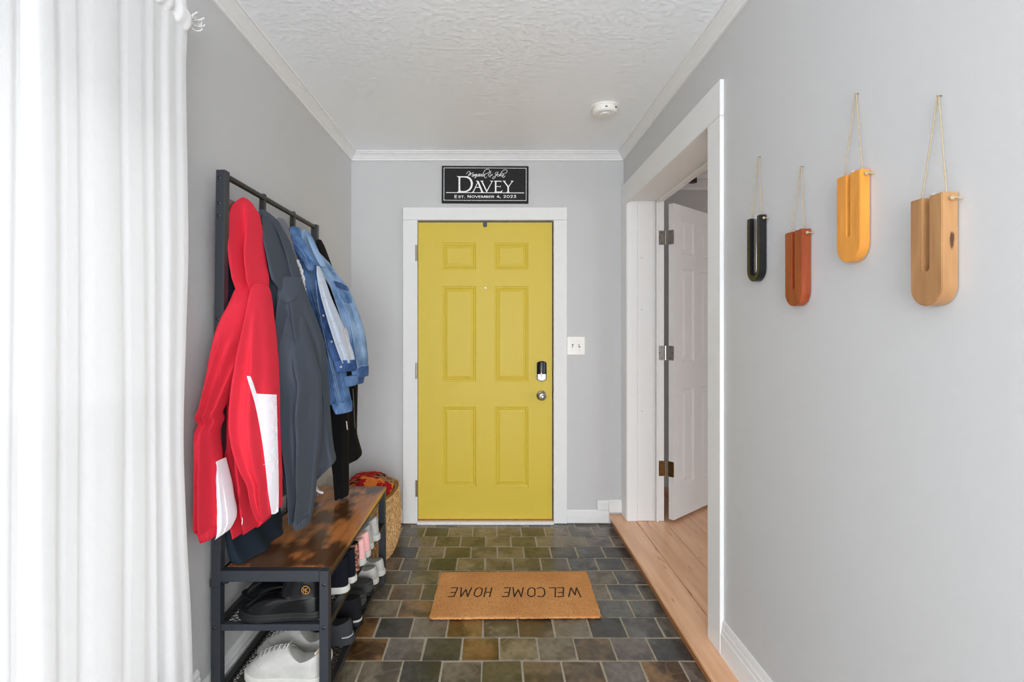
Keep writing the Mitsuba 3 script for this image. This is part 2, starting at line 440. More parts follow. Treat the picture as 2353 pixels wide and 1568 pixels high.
window('window_1', 'y', WIN, XL - LEAN * 2.7 - 0.10)
window('window_4', 'y', WIN4, XL - LEAN * 4.6 - 0.12, None, ADDED_GLOW_LEFT, 2, True)  # added out of view; its glowing panes lift the right wall and ceiling
window('window_2', 'x', REAR, -2.67, None, GLOW_REAR, 3)
window('window_3', 'y', SIDE, 4.45, None, GLOW_SIDE, 2)

# ---- tiled floor: every slate tile is a piece
fl = struct('floor', 'slate tile floor in running bond with pale grout')
part(fl, 'grout_bed', box(-1.12, 0.83, 0.42, YB + 0.10, -0.06, -0.0022), 'm_grout')
ROWS = ['dark taupe sand sand moss sand taupe mauve slate slate slate', 'mauve moss moss sand moss taupe taupe mauve mauve dark dark', 'mauve moss taupe taupe moss moss slate dark slate slate',
        'mauve dark sand taupe taupe moss slate slate mauve slate', 'taupe taupe brown taupe taupe taupe taupe slate slate slate', 'brown taupe dark taupe taupe taupe taupe slate slate mauve',
        'rust taupe taupe taupe taupe taupe slate slate dark slate', 'dark mauve rust taupe brown taupe dark slate slate dark', 'mauve dark rust sand taupe brown mauve slate mauve brown', 'taupe dark mauve moss brown brown mauve rust mauve dark']
RNG = np.random.default_rng(11)


def tile(x0, x1, y0, y1, m):
    j = lambda s=0.003: RNG.uniform(-s, s)
    g = 0.0046
    lo = np.array([[x0 + g, y0 + g], [x1 - g, y0 + g], [x1 - g, y1 - g], [x0 + g, y1 - g]]) + RNG.uniform(-0.0022, 0.0022, (4, 2))
    z = 0.0 + j(0.0012)
    c = 0.0032                                                    # clipped corners, worn edges
    ring = []
    for i in range(4):
        p, a, b = lo[i], lo[i - 1], lo[(i + 1) % 4]
        ca, cb = c * RNG.uniform(0.4, 1.6), c * RNG.uniform(0.4, 1.6)
        ring += [p + (a - p) / np.linalg.norm(a - p) * ca, p + (b - p) / np.linalg.norm(b - p) * cb]
    ring = np.array(ring); ctr = ring.mean(0)
    top = ctr + (ring - ctr) * (1 - 0.0016 / 0.075)
    tz = z + RNG.uniform(-0.0012, 0.0012, 8)
    rings = [np.c_[ring, np.full(8, -0.008)], np.c_[ring, tz - 0.0014], np.c_[top, tz]]
    part(fl, 'tile', loft_rings(rings), m)


keys = list(STONES)
for r in range(20):
    y1 = 3.511 - 0.157 * (r - 0) if r else 3.511
    y0 = y1 - 0.157
    if y0 < 0.42:
        break
    odd = r % 2 == 0
    base = 0.031 if odd else -0.041
    xs = [base + 0.158 * k for k in range(-7, 7)]
    xs = [x for x in xs if -1.06 < x < 0.80]
    x_lo, x_hi = XL - LEAN * (YB - y0) + 0.012, 0.822
    xs = [x_lo] + [x for x in xs if x > x_lo + 0.025] + [x_hi]
    row = ROWS[r].split() if r < len(ROWS) else None
    # the listed colours start at the tile that ends at the joint nearest x = -0.29
    for i in range(len(xs) - 1):
        if xs[i + 1] - xs[i] < 0.03:
            continue
        nm = None
        if row:
            k = int(round(((xs[i] + xs[i + 1]) / 2 - (-0.37 if odd else -0.44)) / 0.158))
            nm = row[k] if 0 <= k < len(row) else None
        tile(xs[i], xs[i + 1], y0, y1, 'm_stone_' + (nm or keys[RNG.integers(0, len(keys))]))
for i, x in enumerate(np.arange(-1.02, 0.80, 0.158)):            # the cut row along the back wall
    tile(max(x, XL + 0.01), min(x + 0.158, 0.822), 3.511, 3.572, 'm_stone_' + ['mauve', 'dark', 'brown', 'taupe', 'moss', 'brown', 'mauve', 'taupe', 'dark', 'slate', 'mauve', 'dark'][i % 12])

# ---- raised wooden floor of the side room, with its nosing along the hall
wf = struct('floor_2', 'orange-brown plank floor one step up, in the doorway on the right')
part(wf, 'nosing_board', box(0.797, 0.949, -0.43, YB - 0.004, 0.046, 0.066, 0.004), 'm_wood_floor')
part(wf, 'riser', box(0.813, 0.832, -0.43, YB - 0.004, 0.0, 0.046, 0.001), 'm_nosing')
x = 0.950
while x < 4.38:
    x1 = x + (0.184 if x < 2 else 0.30)
    part(wf, 'plank', box(x + 0.0012, x1 - 0.0012, 0.0 if x < 2 else -0.4, 4.18 if x > 1.0 else YB - 0.004, 0.040, 0.066 - 0.0004 * (int(x * 50) % 3), 0.0015), 'm_wood_floor')
    x = x1
part(wf, 'subfloor', box(0.84, 4.42, -0.44, 4.2, -0.05, 0.036), 'm_nosing')

# ---- crown mouldings
CROWN = [(0, -0.058), (0.009, -0.058), (0.011, -0.056), (0.011, -0.046), (0.015, -0.044), (0.019, -0.036), (0.026, -0.026), (0.034, -0.018), (0.040, -0.015), (0.040, -0.008), (0.047, -0.008), (0.049, -0.006), (0.049, 0), (0, 0)]
solo(struct('trim_1', 'white crown moulding over the left wall'), left(profile_run(CROWN, (XL, -2.59, ZC), (XL, YB, ZC), 0, 1, out=(1, 0, 0))), 'm_white', 25)
solo(struct('trim_2', 'white crown moulding over the front door wall'), profile_run(CROWN, (XL, YB, ZC), (XR, YB, ZC), 1, 1, out=(0, -1, 0)), 'm_white', 25)
solo(struct('trim_3', 'white crown moulding over the right wall'), profile_run(CROWN, (XR, -0.45, ZC), (XR, YB, ZC), 0, 1, out=(-1, 0, 0)), 'm_white', 25)
BIGCROWN = [(0, -0.10), (0.012, -0.10), (0.014, -0.075), (0.05, -0.032), (0.078, -0.03), (0.08, 0), (0, 0)]
solo(struct('trim_4', 'wide crown moulding in the side room'), profile_run(BIGCROWN, (1.13, 4.18, ZC), (4.4, 4.18, ZC), 0, 0, out=(0, -1, 0)), 'm_white', 25)

# ---- baseboards
def base_profile(h, t=0.015):
    return [(0, 0), (t, 0), (t, h - 0.052), (t - 0.003, h - 0.048), (t - 0.003, h - 0.030), (t - 0.006, h - 0.026), (t - 0.006, h - 0.012), (0.005, h), (0, h)]


k = struct('baseboard_left', 'white baseboard along the wall behind the shoe rack')
part(k, 'board', left(profile_run(base_profile(0.135), (XL, 1.742, 0), (XL, YB - 0.015, 0), 0, 0, out=(1, 0, 0))), 'm_white', 20)
part(k, 'tall_board', left(profile_run(base_profile(0.198, 0.017), (XL, -2.59, 0), (XL, 1.741, 0), 0, 0, out=(1, 0, 0))), 'm_white', 20)
k = struct('baseboard_back', 'white baseboard on the door wall, stepping up over the wooden floor')
SMALL = [(0, 0), (0.014, 0), (0.014, 0.050), (0.011, 0.053), (0.011, 0.068), (0.007, 0.072), (0.007, 0.080), (0.003, 0.086), (0, 0.086)]
part(k, 'board', profile_run(SMALL, (XL + 0.016, YB, 0.008), (-0.612, YB, 0.008), 0, 0, out=(0, -1, 0)), 'm_white', 20)
part(k, 'board', profile_run(SMALL, (0.512, YB, 0.008), (0.7975, YB, 0.008), 0, 0, out=(0, -1, 0)), 'm_white', 20)
part(k, 'riser_board', box(0.718, 0.797, YB - 0.0145, YB, 0.095, 0.162, 0.003), 'm_white')
part(k, 'riser_board', profile_run([(a, b * 0.95) for a, b in SMALL], (0.7985, YB, 0.0805), (0.884, YB, 0.0805), 0, 0, out=(0, -1, 0)), 'm_white', 20)
part(k, 'riser_board', profile_run([(0.0145, 0), (0.019, 0), (0.019, 0.006), (0.0145, 0.006)], (0.740, YB, 0.140), (0.798, YB, 0.140), 0, 0, out=(0, -1, 0)), 'm_white')
k = struct('baseboard_right', 'white baseboard on the wall below the hanging vases, standing on the wooden step')
part(k, 'board', profile_run(base_profile(0.136), (XR, -0.45, 0.066), (XR, 2.026, 0.066), 0, 0, out=(-1, 0, 0)), 'm_white', 20)

# ---- doors
RING = [(0.0, 0.0), (0.004, 0.0035), (0.010, 0.0045), (0.014, 0.002), (0.020, 0.0055), (0.036, 0.0015), (0.037, 0.001)]
RING2 = [(0.0, 0.0), (0.006, 0.006), (0.014, 0.009), (0.018, 0.009), (0.042, 0.002), (0.044, 0.0015)]


def panel_mesh(x0, x1, z0, z1, t, ring):
    """A raised panel: nested bevels facing -y, flat behind."""
    rings = [np.array([[x0 + i, d, z0 + i], [x1 - i, d, z0 + i], [x1 - i, d, z1 - i], [x0 + i, d, z1 - i]]) for i, d in ring]
    back = rings[0].copy(); back[:, 1] = t
    return loft_rings([back] + rings)


def door_parts(key, w, h, t, panels, m, place, ring):
    poly = sbox(0, 0, w, h).difference(unary_union([sbox(*[p[0], p[2], p[1], p[3]]) for p in panels]))
    s = prism(poly, t); v = s.vertices.copy(); s.vertices = np.stack([v[:, 0], v[:, 2], v[:, 1]], 1); trimesh.repair.fix_normals(s)
    part(key, 'slab', place(s), m)
    for p in panels:
        part(key, 'panel', place(panel_mesh(*p, t * 0.9, ring)), m)


d1 = struct('door_1', 'yellow six-panel front door')
DX, DZ, DY = -0.508, 0.028, 3.583
pan = []
for (u0, u1) in ((1015.4, 1093.9), (1136.6, 1214.0)):
    for (v0, v1) in ((558, 619), (658, 877), (935.4, 1119.7)):
        a, b = at(u0, v1, DY), at(u1, v0, DY); pan.append((a[0] - DX, b[0] - DX, a[2] - DZ, b[2] - DZ))
door_parts(d1, 0.920, 2.037, 0.044, pan, 'm_yellow', lambda m: move(m, DX, DY, DZ), RING)
part(d1, 'weather_seal', cat([box(-0.5125, 0.4185, DY + 0.0445, DY + 0.12, 0.03, 2.0745)]), 'm_black_gap')  # black backing block behind the door, put in to darken the gaps
for v0, v1 in ((565, 601), (834, 870), (1102, 1139)):
    z0, z1 = at(0, v1, DY)[2], at(0, v0, DY)[2]
    part(d1, 'hinge', cat([cyl((-0.5165, DY - 0.024, z0), (-0.5165, DY - 0.024, z1), 0.0065, 12), box(-0.522, -0.5095, DY - 0.0235, DY - 0.003, z0, z1)]
                          + [cyl((-0.5165, DY - 0.024, z), (-0.5165, DY - 0.024, z + 0.002), 0.0075, 12) for z in np.linspace(z0, z1 - 0.002, 4)]), 'm_nickel', 30)
# electronic deadbolt
bx, bz = at(1244.7, 853.7, 3.575)[[0, 2]]
lock_outline = Polygon([(-0.033, -0.055), (-0.024, -0.060), (-0.012, -0.067), (0, -0.069), (0.012, -0.067), (0.024, -0.060), (0.033, -0.055), (0.033, 0.058), (0.027, 0.059), (0.018, 0.066), (0.008, 0.0695), (-0.008, 0.0695), (-0.018, 0.066), (-0.027, 0.059), (-0.033, 0.058)])


def facing(poly, depth, x, z, y):
    """A flat shape (x, z) extruded towards the camera side (-y) from the plane y."""
    m = prism(poly, depth); v = m.vertices.copy(); m.vertices = np.stack([x + v[:, 0], y - v[:, 2], z + v[:, 1]], 1); trimesh.repair.fix_normals(m); return m


db = d1 + '__deadbolt'
part(d1, 'deadbolt', facing(lock_outline, 0.012, bx, bz, DY), 'm_black_plastic', label='black electronic deadbolt with a silver thumb turn')
cover = loft_rings([np.stack([bx + 0.031 * c, np.full(9, DY - 0.012 - dy), bz + np.where(np.arange(9) < 9, 0, 0) + zz], 1) for c, dy, zz in ()]) if False else None
cov = []
for xx in np.linspace(-0.0325, 0.0325, 11):
    d_ = 0.012 + 0.015 * (1 - (xx / 0.0325) ** 2); top = 0.0695 - 0.011 * (abs(xx) / 0.0325) ** 2.5
    cov.append(np.array([[bx + xx, DY - 0.0115, bz - 0.018], [bx + xx, DY - d_, bz - 0.018], [bx + xx, DY - d_ * 0.96, bz + top * 0.9], [bx + xx, DY - 0.0115, bz + top]]))
part(db, 'cover', loft_rings(cov), 'm_black_plastic', 40)
part(db, 'turn_plate', facing(Polygon([(-0.025, -0.018), (-0.025, -0.052), (-0.014, -0.060), (0, -0.063), (0.014, -0.060), (0.025, -0.052), (0.025, -0.018)]), 0.003, bx, bz, DY - 0.012), 'm_steel')
part(db, 'thumb_turn', rot(box(bx - 0.0045, bx + 0.0045, DY - 0.042, DY - 0.015, bz - 0.036, bz - 0.001, 0.003), -18, [0, 1, 0], (bx + 0.004, DY, bz - 0.03)), 'm_steel')
kx, kz = at(1244.5, 909.5, 3.575)[[0, 2]]
kn = lathe([(0.0, 0.0), (0.0325, 0.0), (0.034, 0.003), (0.033, 0.006), (0.024, 0.010), (0.014, 0.013), (0.012, 0.030), (0.016, 0.037), (0.0245, 0.043), (0.0275, 0.052), (0.0265, 0.060), (0.021, 0.066), (0.012, 0.068), (0.010, 0.0665), (0.008, 0.068), (0.0, 0.068)], 48)
part(d1, 'knob', move(rot(kn, 90, [1, 0, 0]), kx, DY, kz), 'm_nickel', 25, label='round satin nickel door knob')
part(d1, 'peephole', move(rot(lathe([(0, 0), (0.0075, 0), (0.0075, 0.002), (0.0055, 0.003), (0.0045, 0.0022), (0, 0.0022)], 24), 90, [1, 0, 0]), *at(1115, 662, DY)), 'm_steel', 25, label='small round peephole')
k = thing('wreath_hanger', 'small black over-the-door hook on the top edge of the yellow door', 'hook')
hx = at(1114.5, 515, DY)[0]
part(k, 'strap', cat([facing(unary_union([sbox(-0.0135, -0.024, 0.0135, 0.0), Point(0, -0.0215).buffer(0.0135)]), 0.0025, hx, 2.0655, DY - 0.0003), box(hx - 0.0135, hx + 0.0135, DY - 0.0025, DY + 0.044, 2.0652, 2.0672)]), 'm_black_plastic')

fr = struct('trim_5', 'white casing around the yellow front door')
part(fr, 'side_casing', box(-0.610, -0.5105, 3.561, YB, 0.004, 2.0765, 0.0025), 'm_white')
part(fr, 'side_casing', box(0.4197, 0.5106, 3.561, YB, 0.004, 2.0765, 0.0025), 'm_white')
part(fr, 'head_casing', box(-0.610, 0.5106, 3.561, YB, 2.0772, 2.1645, 0.0025), 'm_white')
part(fr, 'jamb', cat([box(-0.530, -0.5135, 3.572, 3.70, 0, 2.09), box(0.4205, 0.437, 3.572, 3.70, 0, 2.09), box(-0.5135, 0.4205, 3.572, 3.70, 2.0770, 2.093)]), 'm_white')
part(fr, 'threshold', cat([box(-0.512, 0.419, 3.545, 3.64, 0.0, 0.020, 0.003)]), 'm_white')
part(fr, 'threshold_strip', box(-0.508, 0.418, 3.575, 3.63, 0.020, 0.0265, 0.001), 'm_nosing')
for v0, v1 in ((852, 871), (899, 917)):
    part(fr, 'strike_plate', box(0.4175, 0.4207, 3.5725, 3.60, at(0, v1, 3.58)[2], at(0, v0, 3.58)[2], 0.0008), 'm_nickel')

# doorway on the right: casing, deep jamb with its joints, inner white door
cs = struct('trim_6', 'wide white casing around the doorway on the right wall')
part(cs, 'head_casing', box(0.884, XR, 2.027, YB - 0.002, 2.164, 2.305, 0.002), 'm_white')
part(cs, 'side_casing', box(0.884, XR, 2.027, 2.1405, 0.067, 2.1633, 0.002), 'm_white')
part(cs, 'side_casing', box(0.884, XR, 3.443, YB - 0.002, 0.067, 2.1633, 0.002), 'm_white')
JX = [0.887, 0.9565, 1.0775, 1.0935, 1.133]
for i, (dy, nm) in enumerate(((-0.001, 'jamb_strip'), (0.006, 'jamb_board'), (-0.012, 'door_stop'), (0.002, 'hinge_jamb'))):
    a, b = JX[i] + 0.0008, JX[i + 1] - 0.0008
    part(cs, nm, box(a, b, 3.436 + dy, 3.450, 0.067, 2.1808, 0.0015), 'm_white')
    part(cs, nm, box(a, b, 2.139, 2.1525 - dy, 0.067, 2.1808, 0.0015), 'm_white')
    part(cs, nm, box(a, b, 2.153, 3.4315, 2.173 + dy * 0.8, 2.1808, 0.0015), 'm_white')
for v in (593, 712, 945):
    p = at(1462, v, 3.440); part(cs, 'nail_head', cyl((0.985, 3.4405, p[2]), (0.985, 3.4395, p[2]), 0.003, 10), 'm_nickel')
d2 = struct('door_2', 'white six-panel interior door standing open into the side room')
A2 = np.array([1.1815, 3.40, 0.086])
pan = []
for s0, s1 in ((0.105, 0.268), (0.368, 0.531)):
    for z0, z1 in ((0.297, 0.932), (1.114, 1.732), (1.833, 2.058)):
        pan.append((s0, s1, z0 - A2[2], z1 - A2[2]))


def place2(m):
    return move(rot(m, 41.35, [0, 0, 1]), *A2)


door_parts(d2, 0.64, 2.067, 0.035, pan, 'm_white', place2, RING2)
for v0, v1, m in ((530, 562.5, 'm_nickel'), (795, 828, 'm_steel'), (1060, 1095, 'm_brass')):
    z0, z1 = at(0, v1, 3.43)[2], at(0, v0, 3.43)[2]; zc = (z0 + z1) / 2; hh = (z1 - z0) / 2
    leaf = sbox(-0.021, -hh, 0.019, hh).buffer(-0.006).buffer(0.006)
    h = part(d2, 'hinge', cat([facing(leaf, 0.0022, 1.112, zc, 3.4375), cyl((1.1385, 3.434, z0), (1.1385, 3.434, z1), 0.006, 12),
                               place2(move(rot(facing(leaf, 0.0022, 0, 0, 0), -90, [0, 0, 1]), 0, 0.0175, zc - A2[2]))]), m, 30)
    part(h, 'screw', cat([cyl((1.112 + dx, 3.4354, zc + dz), (1.112 + dx, 3.4345, zc + dz), 0.0032, 8) for dx, dz in ((0.004, hh * 0.72), (-0.010, 0), (0.004, -hh * 0.72))]
                         + [place2(cyl((-0.0022, 0.0175 + dx, zc + dz - A2[2]), (-0.0032, 0.0175 + dx, zc + dz - A2[2]), 0.0032, 8)) for dx, dz in ((0.004, hh * 0.72), (-0.008, 0), (0.004, -hh * 0.72))]), 'm_black_gap')

# ---- small fittings
k = thing('smoke_detector', 'white round smoke detector on the textured ceiling', 'smoke detector')
sx, sy = 0.612, 2.84
part(k, 'base', move(rot(lathe([(0, 0), (0.071, 0), (0.071, 0.006), (0.068, 0.008), (0.068, 0.012), (0, 0.012)], 56), 180, [1, 0, 0]), sx, sy, ZC), 'm_plate', 30)
part(k, 'body', move(rot(lathe([(0, 0.012), (0.064, 0.012), (0.064, 0.016), (0.066, 0.018), (0.065, 0.034), (0.060, 0.041), (0.050, 0.044), (0, 0.045)], 56), 180, [1, 0, 0]), sx, sy, ZC), 'm_plate', 30)
part(k, 'test_button', move(rot(lathe([(0, 0.045), (0.024, 0.0445), (0.0235, 0.048), (0.02, 0.0495), (0, 0.050)], 40), 180, [1, 0, 0]), sx - 0.004, sy - 0.012, ZC), 'm_plate', 30)
part(k, 'label', box(sx - 0.012, sx + 0.001, sy - 0.0662, sy - 0.0655, ZC - 0.030, ZC - 0.022), 'm_grey_fabric', label='small grey printed mark on the rim')
part(k, 'sounder_slot', box(sx + 0.047, sx + 0.053, sy - 0.047, sy - 0.040, ZC - 0.024, ZC - 0.018), 'm_black_gap')

k = thing('light_switch', 'white double light switch plate right of the yellow front door', 'light switch')
pz0, pz1 = at(0, 816, 3.575)[2], at(0, 774, 3.575)[2]; px0, px1 = 0.5125, at(1344, 0, 3.575)[0]
pc = ((px0 + px1) / 2, (pz0 + pz1) / 2)
part(k, 'plate', box(px0, px1, 3.574, YB, pz0, pz1, 0.003), 'm_plate')
for sxx, up in ((-0.023, 1), (0.023, -1)):
    t_ = part(k, 'toggle', rot(box(pc[0] + sxx - 0.0045, pc[0] + sxx + 0.0045, 3.560, 3.576, pc[1] - 0.004, pc[1] + 0.004, 0.002), 28 * up, [1, 0, 0], (0, 3.576, pc[1])), 'm_plate')
    part(k, 'slot', box(pc[0] + sxx - 0.0055, pc[0] + sxx + 0.0055, 3.5735, 3.5745, pc[1] - 0.012, pc[1] + 0.012), 'm_grey_fabric')
    for dz in (-0.03, 0.03):
        part(k, 'screw', cyl((pc[0] + sxx, 3.5742, pc[1] + dz), (pc[0] + sxx, 3.573, pc[1] + dz), 0.0032, 10), 'm_nickel')

k = thing('ceiling_fixture', 'small black fitting high up under the side room ceiling', 'ceiling fixture')
p = at(1592, 416, 3.85)
part(k, 'housing', loft_rings([np.stack([p[0] + r * np.cos(a) * 1.0, p[1] + r * np.sin(a), np.full(20, z)], 1) for a in [np.arange(20) * np.pi / 10] for r, z in ((0.02, p[2] + 0.045), (0.028, p[2] + 0.02), (0.030, p[2] - 0.012), (0.022, p[2] - 0.014))]), 'm_black_plastic', 30)
part(k, 'stem', cyl((p[0], p[1], p[2] + 0.04), (p[0], p[1], ZC), 0.006, 10), 'm_black_plastic')
# ------------------------------------------------------------------ name sign over the door
k = thing('name_sign', 'black framed family name sign with white lettering above the yellow door', 'sign')
SGX, SGZ, SGW, SGH, SGY = *at(1114.8, 424.5, 3.568)[[0, 2]], 0.592, 0.2545, 3.566
tilt = lambda m: rot(m, 0.25, [0, 1, 0], (SGX, SGY, SGZ))
part(k, 'board', tilt(box(SGX - SGW / 2, SGX + SGW / 2, SGY, YB, SGZ - SGH / 2, SGZ + SGH / 2, 0.002)), 'm_sign')
SC = SGW / 2225.0                                                # one unit of the traced lettering


def sg(x, y):
    """Units of the traced lettering to metres on the sign."""
    return ((x - 1175.0) * SC, (558.0 - y) * SC)


def bez(*P, n=14):
    P = np.array(P, float); t = np.linspace(0, 1, n)[:, None]
    if len(P) == 4:
        return ((1 - t) ** 3 * P[0] + 3 * t * (1 - t) ** 2 * P[1] + 3 * t * t * (1 - t) * P[2] + t ** 3 * P[3]).tolist()
    return ((1 - t) ** 2 * P[0] + 2 * t * (1 - t) * P[1] + t * t * P[2]).tolist()


def on_sign(poly_units, y=SGY, d=0.0012):
    g = poly_units
    from shapely import affinity
    g = affinity.affine_transform(g, [SC, 0, 0, -SC, -1175.0 * SC, 558.0 * SC])
    return tilt(facing(g, d, SGX, SGZ, y))


border = sbox(112, 128, 2233, 973).difference(sbox(125, 141, 2220, 960))
part(k, 'border_line', on_sign(border), 'm_sign_white')
part(k, 'rule', on_sign(sbox(172, 760, 2175, 779)), 'm_sign_white')
D_out = [(440, 343)] + bez((440, 343), (560, 352), (640, 343), (700, 347))[1:] + bez((700, 347), (810, 365), (860, 450), (860, 545)) + bez((860, 545), (855, 680), (760, 762), (625, 757)) + [(455, 757), (475, 742), (492, 725)] + [(492, 395), (478, 372)]
D_in = [(537, 385)] + bez((537, 385), (640, 372), (720, 385), (765, 430)) + bez((765, 430), (800, 470), (808, 510), (806, 560)) + bez((806, 560), (795, 680), (700, 735), (600, 727)) + [(555, 722), (537, 700)]
glyph_D = Polygon(D_out).difference(Polygon(D_in))
glyph_A = unary_union([Polygon([(948, 478), (985, 462), (1010, 472), (1120, 735), (1148, 757), (1052, 757), (1072, 735), (975, 505)]), Polygon([(930, 460), (985, 462), (990, 490), (965, 492)]),
                       Polygon([(968, 520), (988, 520), (892, 735), (880, 757), (825, 757), (862, 735)]), sbox(928, 622, 1050, 642)])
glyph_V = unary_union([Polygon([(1040, 460), (1130, 460), (1118, 490), (1222, 715), (1207, 757), (1078, 492)]), Polygon([(1338, 490), (1358, 490), (1222, 757), (1203, 757), (1200, 735)]), Polygon([(1282, 460), (1385, 460), (1362, 492), (1335, 492), (1322, 476)])])
glyph_E = unary_union([Polygon([(1395, 460), (1470, 460), (1466, 500), (1466, 735), (1474, 757), (1400, 757), (1424, 735), (1424, 490)]), Polygon([(1440, 460), (1592, 460), (1592, 505), (1578, 486), (1440, 484)]),
                       Polygon([(1440, 598), (1560, 598), (1576, 580), (1576, 634), (1560, 616), (1440, 616)]), Polygon([(1440, 757), (1440, 736), (1570, 736), (1600, 718), (1630, 690), (1604, 757)])])
glyph_Y = unary_union([Polygon([(1612, 460), (1702, 460), (1690, 488), (1775, 598), (1782, 640), (1750, 640), (1742, 610), (1650, 488)]), Polygon([(1856, 486), (1880, 486), (1782, 622), (1764, 606)]), Polygon([(1824, 460), (1910, 460), (1876, 490), (1852, 490)]),
                       Polygon([(1746, 600), (1786, 600), (1786, 725), (1804, 757), (1722, 757), (1746, 725)])])
part(k, 'surname_lettering', on_sign(unary_union([g.buffer(2).buffer(-2.5) for g in (glyph_D, glyph_A, glyph_V, glyph_E, glyph_Y)])), 'm_sign_white', label='large white serif letters DAVEY')


def sc(x, y):                                                   # second tracing, finer, to the units above
    return (560 + x * 0.6192, 112 + y * 0.6192)


def pen(pts, w=9):
    p = np.array([sc(*q) for q in pts]); p = resample(p, 4.0)
    d = np.gradient(p, axis=0); ang = np.arctan2(d[:, 1], d[:, 0])
    ww = w * (0.55 + 0.6 * np.abs(np.sin(ang - 0.5)))
    return unary_union([LineString([p[i], p[i + 1]]).buffer(ww[i] / 2 + 0.6) for i in range(len(p) - 1)])


strokes = [
    [(225, 285), (240, 240), (290, 195), (340, 180), (372, 200), (360, 250), (320, 320), (262, 385)], [(300, 330), (350, 270), (388, 238), (380, 290), (345, 360)], [(352, 345), (400, 290), (455, 250), (515, 225)],
    [(440, 262), (485, 300), (450, 350), (440, 385), (465, 400), (500, 370), (540, 300)], [(560, 300), (510, 320), (500, 365), (525, 375), (560, 340), (585, 290), (575, 345), (590, 370)],
    [(590, 370), (615, 310), (640, 285), (632, 320), (600, 390), (560, 455), (535, 430), (560, 440), (630, 395)], [(640, 300), (668, 300), (655, 350), (672, 380), (700, 350)], [(735, 285), (705, 320), (730, 350), (712, 380), (690, 372)],
    [(730, 375), (775, 330), (785, 285), (760, 290), (745, 340), (770, 380), (820, 350)], [(820, 350), (850, 300), (842, 285), (815, 330), (840, 385), (880, 340)],
    [(880, 345), (915, 260), (960, 160), (1030, 95), (1100, 82), (1165, 110), (1180, 170), (1140, 220), (1060, 260), (980, 285)], [(900, 290), (880, 345), (890, 375), (930, 340)],
    [(920, 380), (950, 310), (985, 290), (975, 340), (958, 400), (985, 445), (1015, 445), (1052, 400)],
    [(1265, 190), (1220, 185), (1195, 220), (1225, 255), (1180, 265), (1120, 310), (1115, 350), (1150, 385), (1210, 400), (1195, 350)], [(1180, 345), (1240, 320), (1300, 290)], [(1225, 330), (1265, 345), (1290, 320)],
    [(1405, 290), (1415, 240), (1455, 205), (1540, 200)], [(1405, 290), (1440, 320), (1500, 250), (1520, 225), (1480, 290), (1400, 370), (1310, 420), (1290, 465), (1325, 485), (1380, 450), (1430, 395)], [(1440, 340), (1470, 320)],
    [(1530, 300), (1490, 330), (1500, 375), (1545, 375), (1570, 330), (1540, 300), (1590, 310)], [(1590, 370), (1640, 250), (1720, 150), (1800, 105), (1870, 100), (1905, 145), (1890, 200), (1820, 250), (1720, 265), (1650, 255)],
    [(1600, 370), (1640, 310), (1665, 300), (1650, 350), (1665, 380), (1700, 350)], [(1700, 375), (1735, 310), (1775, 305), (1740, 350), (1705, 400), (1740, 430), (1775, 410), (1820, 355)]]
part(k, 'first_name_lettering', on_sign(unary_union([pen(s) for s in strokes])), 'm_sign_white', label='small white script lettering with looped ascenders')


def set_text(txt, x0, x1, y0, y1):
    """Text stretched into the given box of lettering units."""
    m = meshkit.text_mesh(txt, 1.0, 0.0012, bold=True); b = m.bounds
    v = m.vertices.copy(); fx = (v[:, 0] - b[0, 0]) / (b[1, 0] - b[0, 0]); fz = (v[:, 1] - b[0, 1]) / (b[1, 1] - b[0, 1])
    X, Z = (x0 + fx * (x1 - x0) - 1175.0) * SC, (558.0 - (y1 + fz * (y0 - y1))) * SC
    m.vertices = np.stack([SGX + X, SGY - v[:, 2], SGZ + Z], 1); trimesh.repair.fix_normals(m); return tilt(m)


part(k, 'date_lettering', cat([set_text(*q) for q in (('E', 388, 455, 830, 910), ('ST.', 485, 660, 842, 908), ('N', 725, 805, 830, 905), ('OVEMBER', 825, 1410, 840, 903), ('4,', 1470, 1580, 828, 915), ('2023', 1645, 1975, 825, 900))]), 'm_sign_white', label='small white capitals EST. NOVEMBER 4, 2023')

# ------------------------------------------------------------------ doormat
k = thing('doormat', 'coir doormat with WELCOME HOME facing the yellow door', 'doormat')
mz = 0.016
mc = [at(985, 1428, F * (EYE) / (1428 - CV)), at(1383, 1425, F * EYE / (1425 - CV)), at(1348, 1313, F * (EYE - mz) / (1313 - CV)), at(1013, 1315, F * (EYE - mz) / (1315 - CV))]
q0, q1, q2, q3 = [np.array([c[0], c[1]]) for c in mc]
NX, NY = 90, 40


def mat_pt(a, b):
    return (1 - b) * ((1 - a) * q0 + a * q1) + b * ((1 - a) * q3 + a * q2)


def mat_ring(inset, z, jit):
    pts = []
    for a in np.linspace(0, 1, NX, endpoint=False): pts.append((a, 0))
    for b in np.linspace(0, 1, NY, endpoint=False): pts.append((1, b))
    for a in np.linspace(1, 0, NX, endpoint=False): pts.append((a, 1))
    for b in np.linspace(1, 0, NY, endpoint=False): pts.append((0, b))
    P = np.array([mat_pt(a, b) for a, b in pts]); c = P.mean(0)
    # round the corners
    out = []
    for (a, b), p in zip(pts, P):
        da, db = min(a, 1 - a) * 0.79, min(b, 1 - b) * 0.46; r = 0.02
        if da < r and db < r:
            d = math.hypot(r - da, r - db) - r
            if d > 0: p = p + (c - p) / np.linalg.norm(c - p) * d
        out.append(p)
    P = np.array(out)
    w = c + (P - c) * (1 - inset / np.linalg.norm(P - c, axis=1, keepdims=True))
    w = w + RNG.normal(0, jit, w.shape)
    return np.c_[w, np.full(len(w), z) + (RNG.normal(0, jit * 0.4, len(w)) if z > 0.006 else 0)]


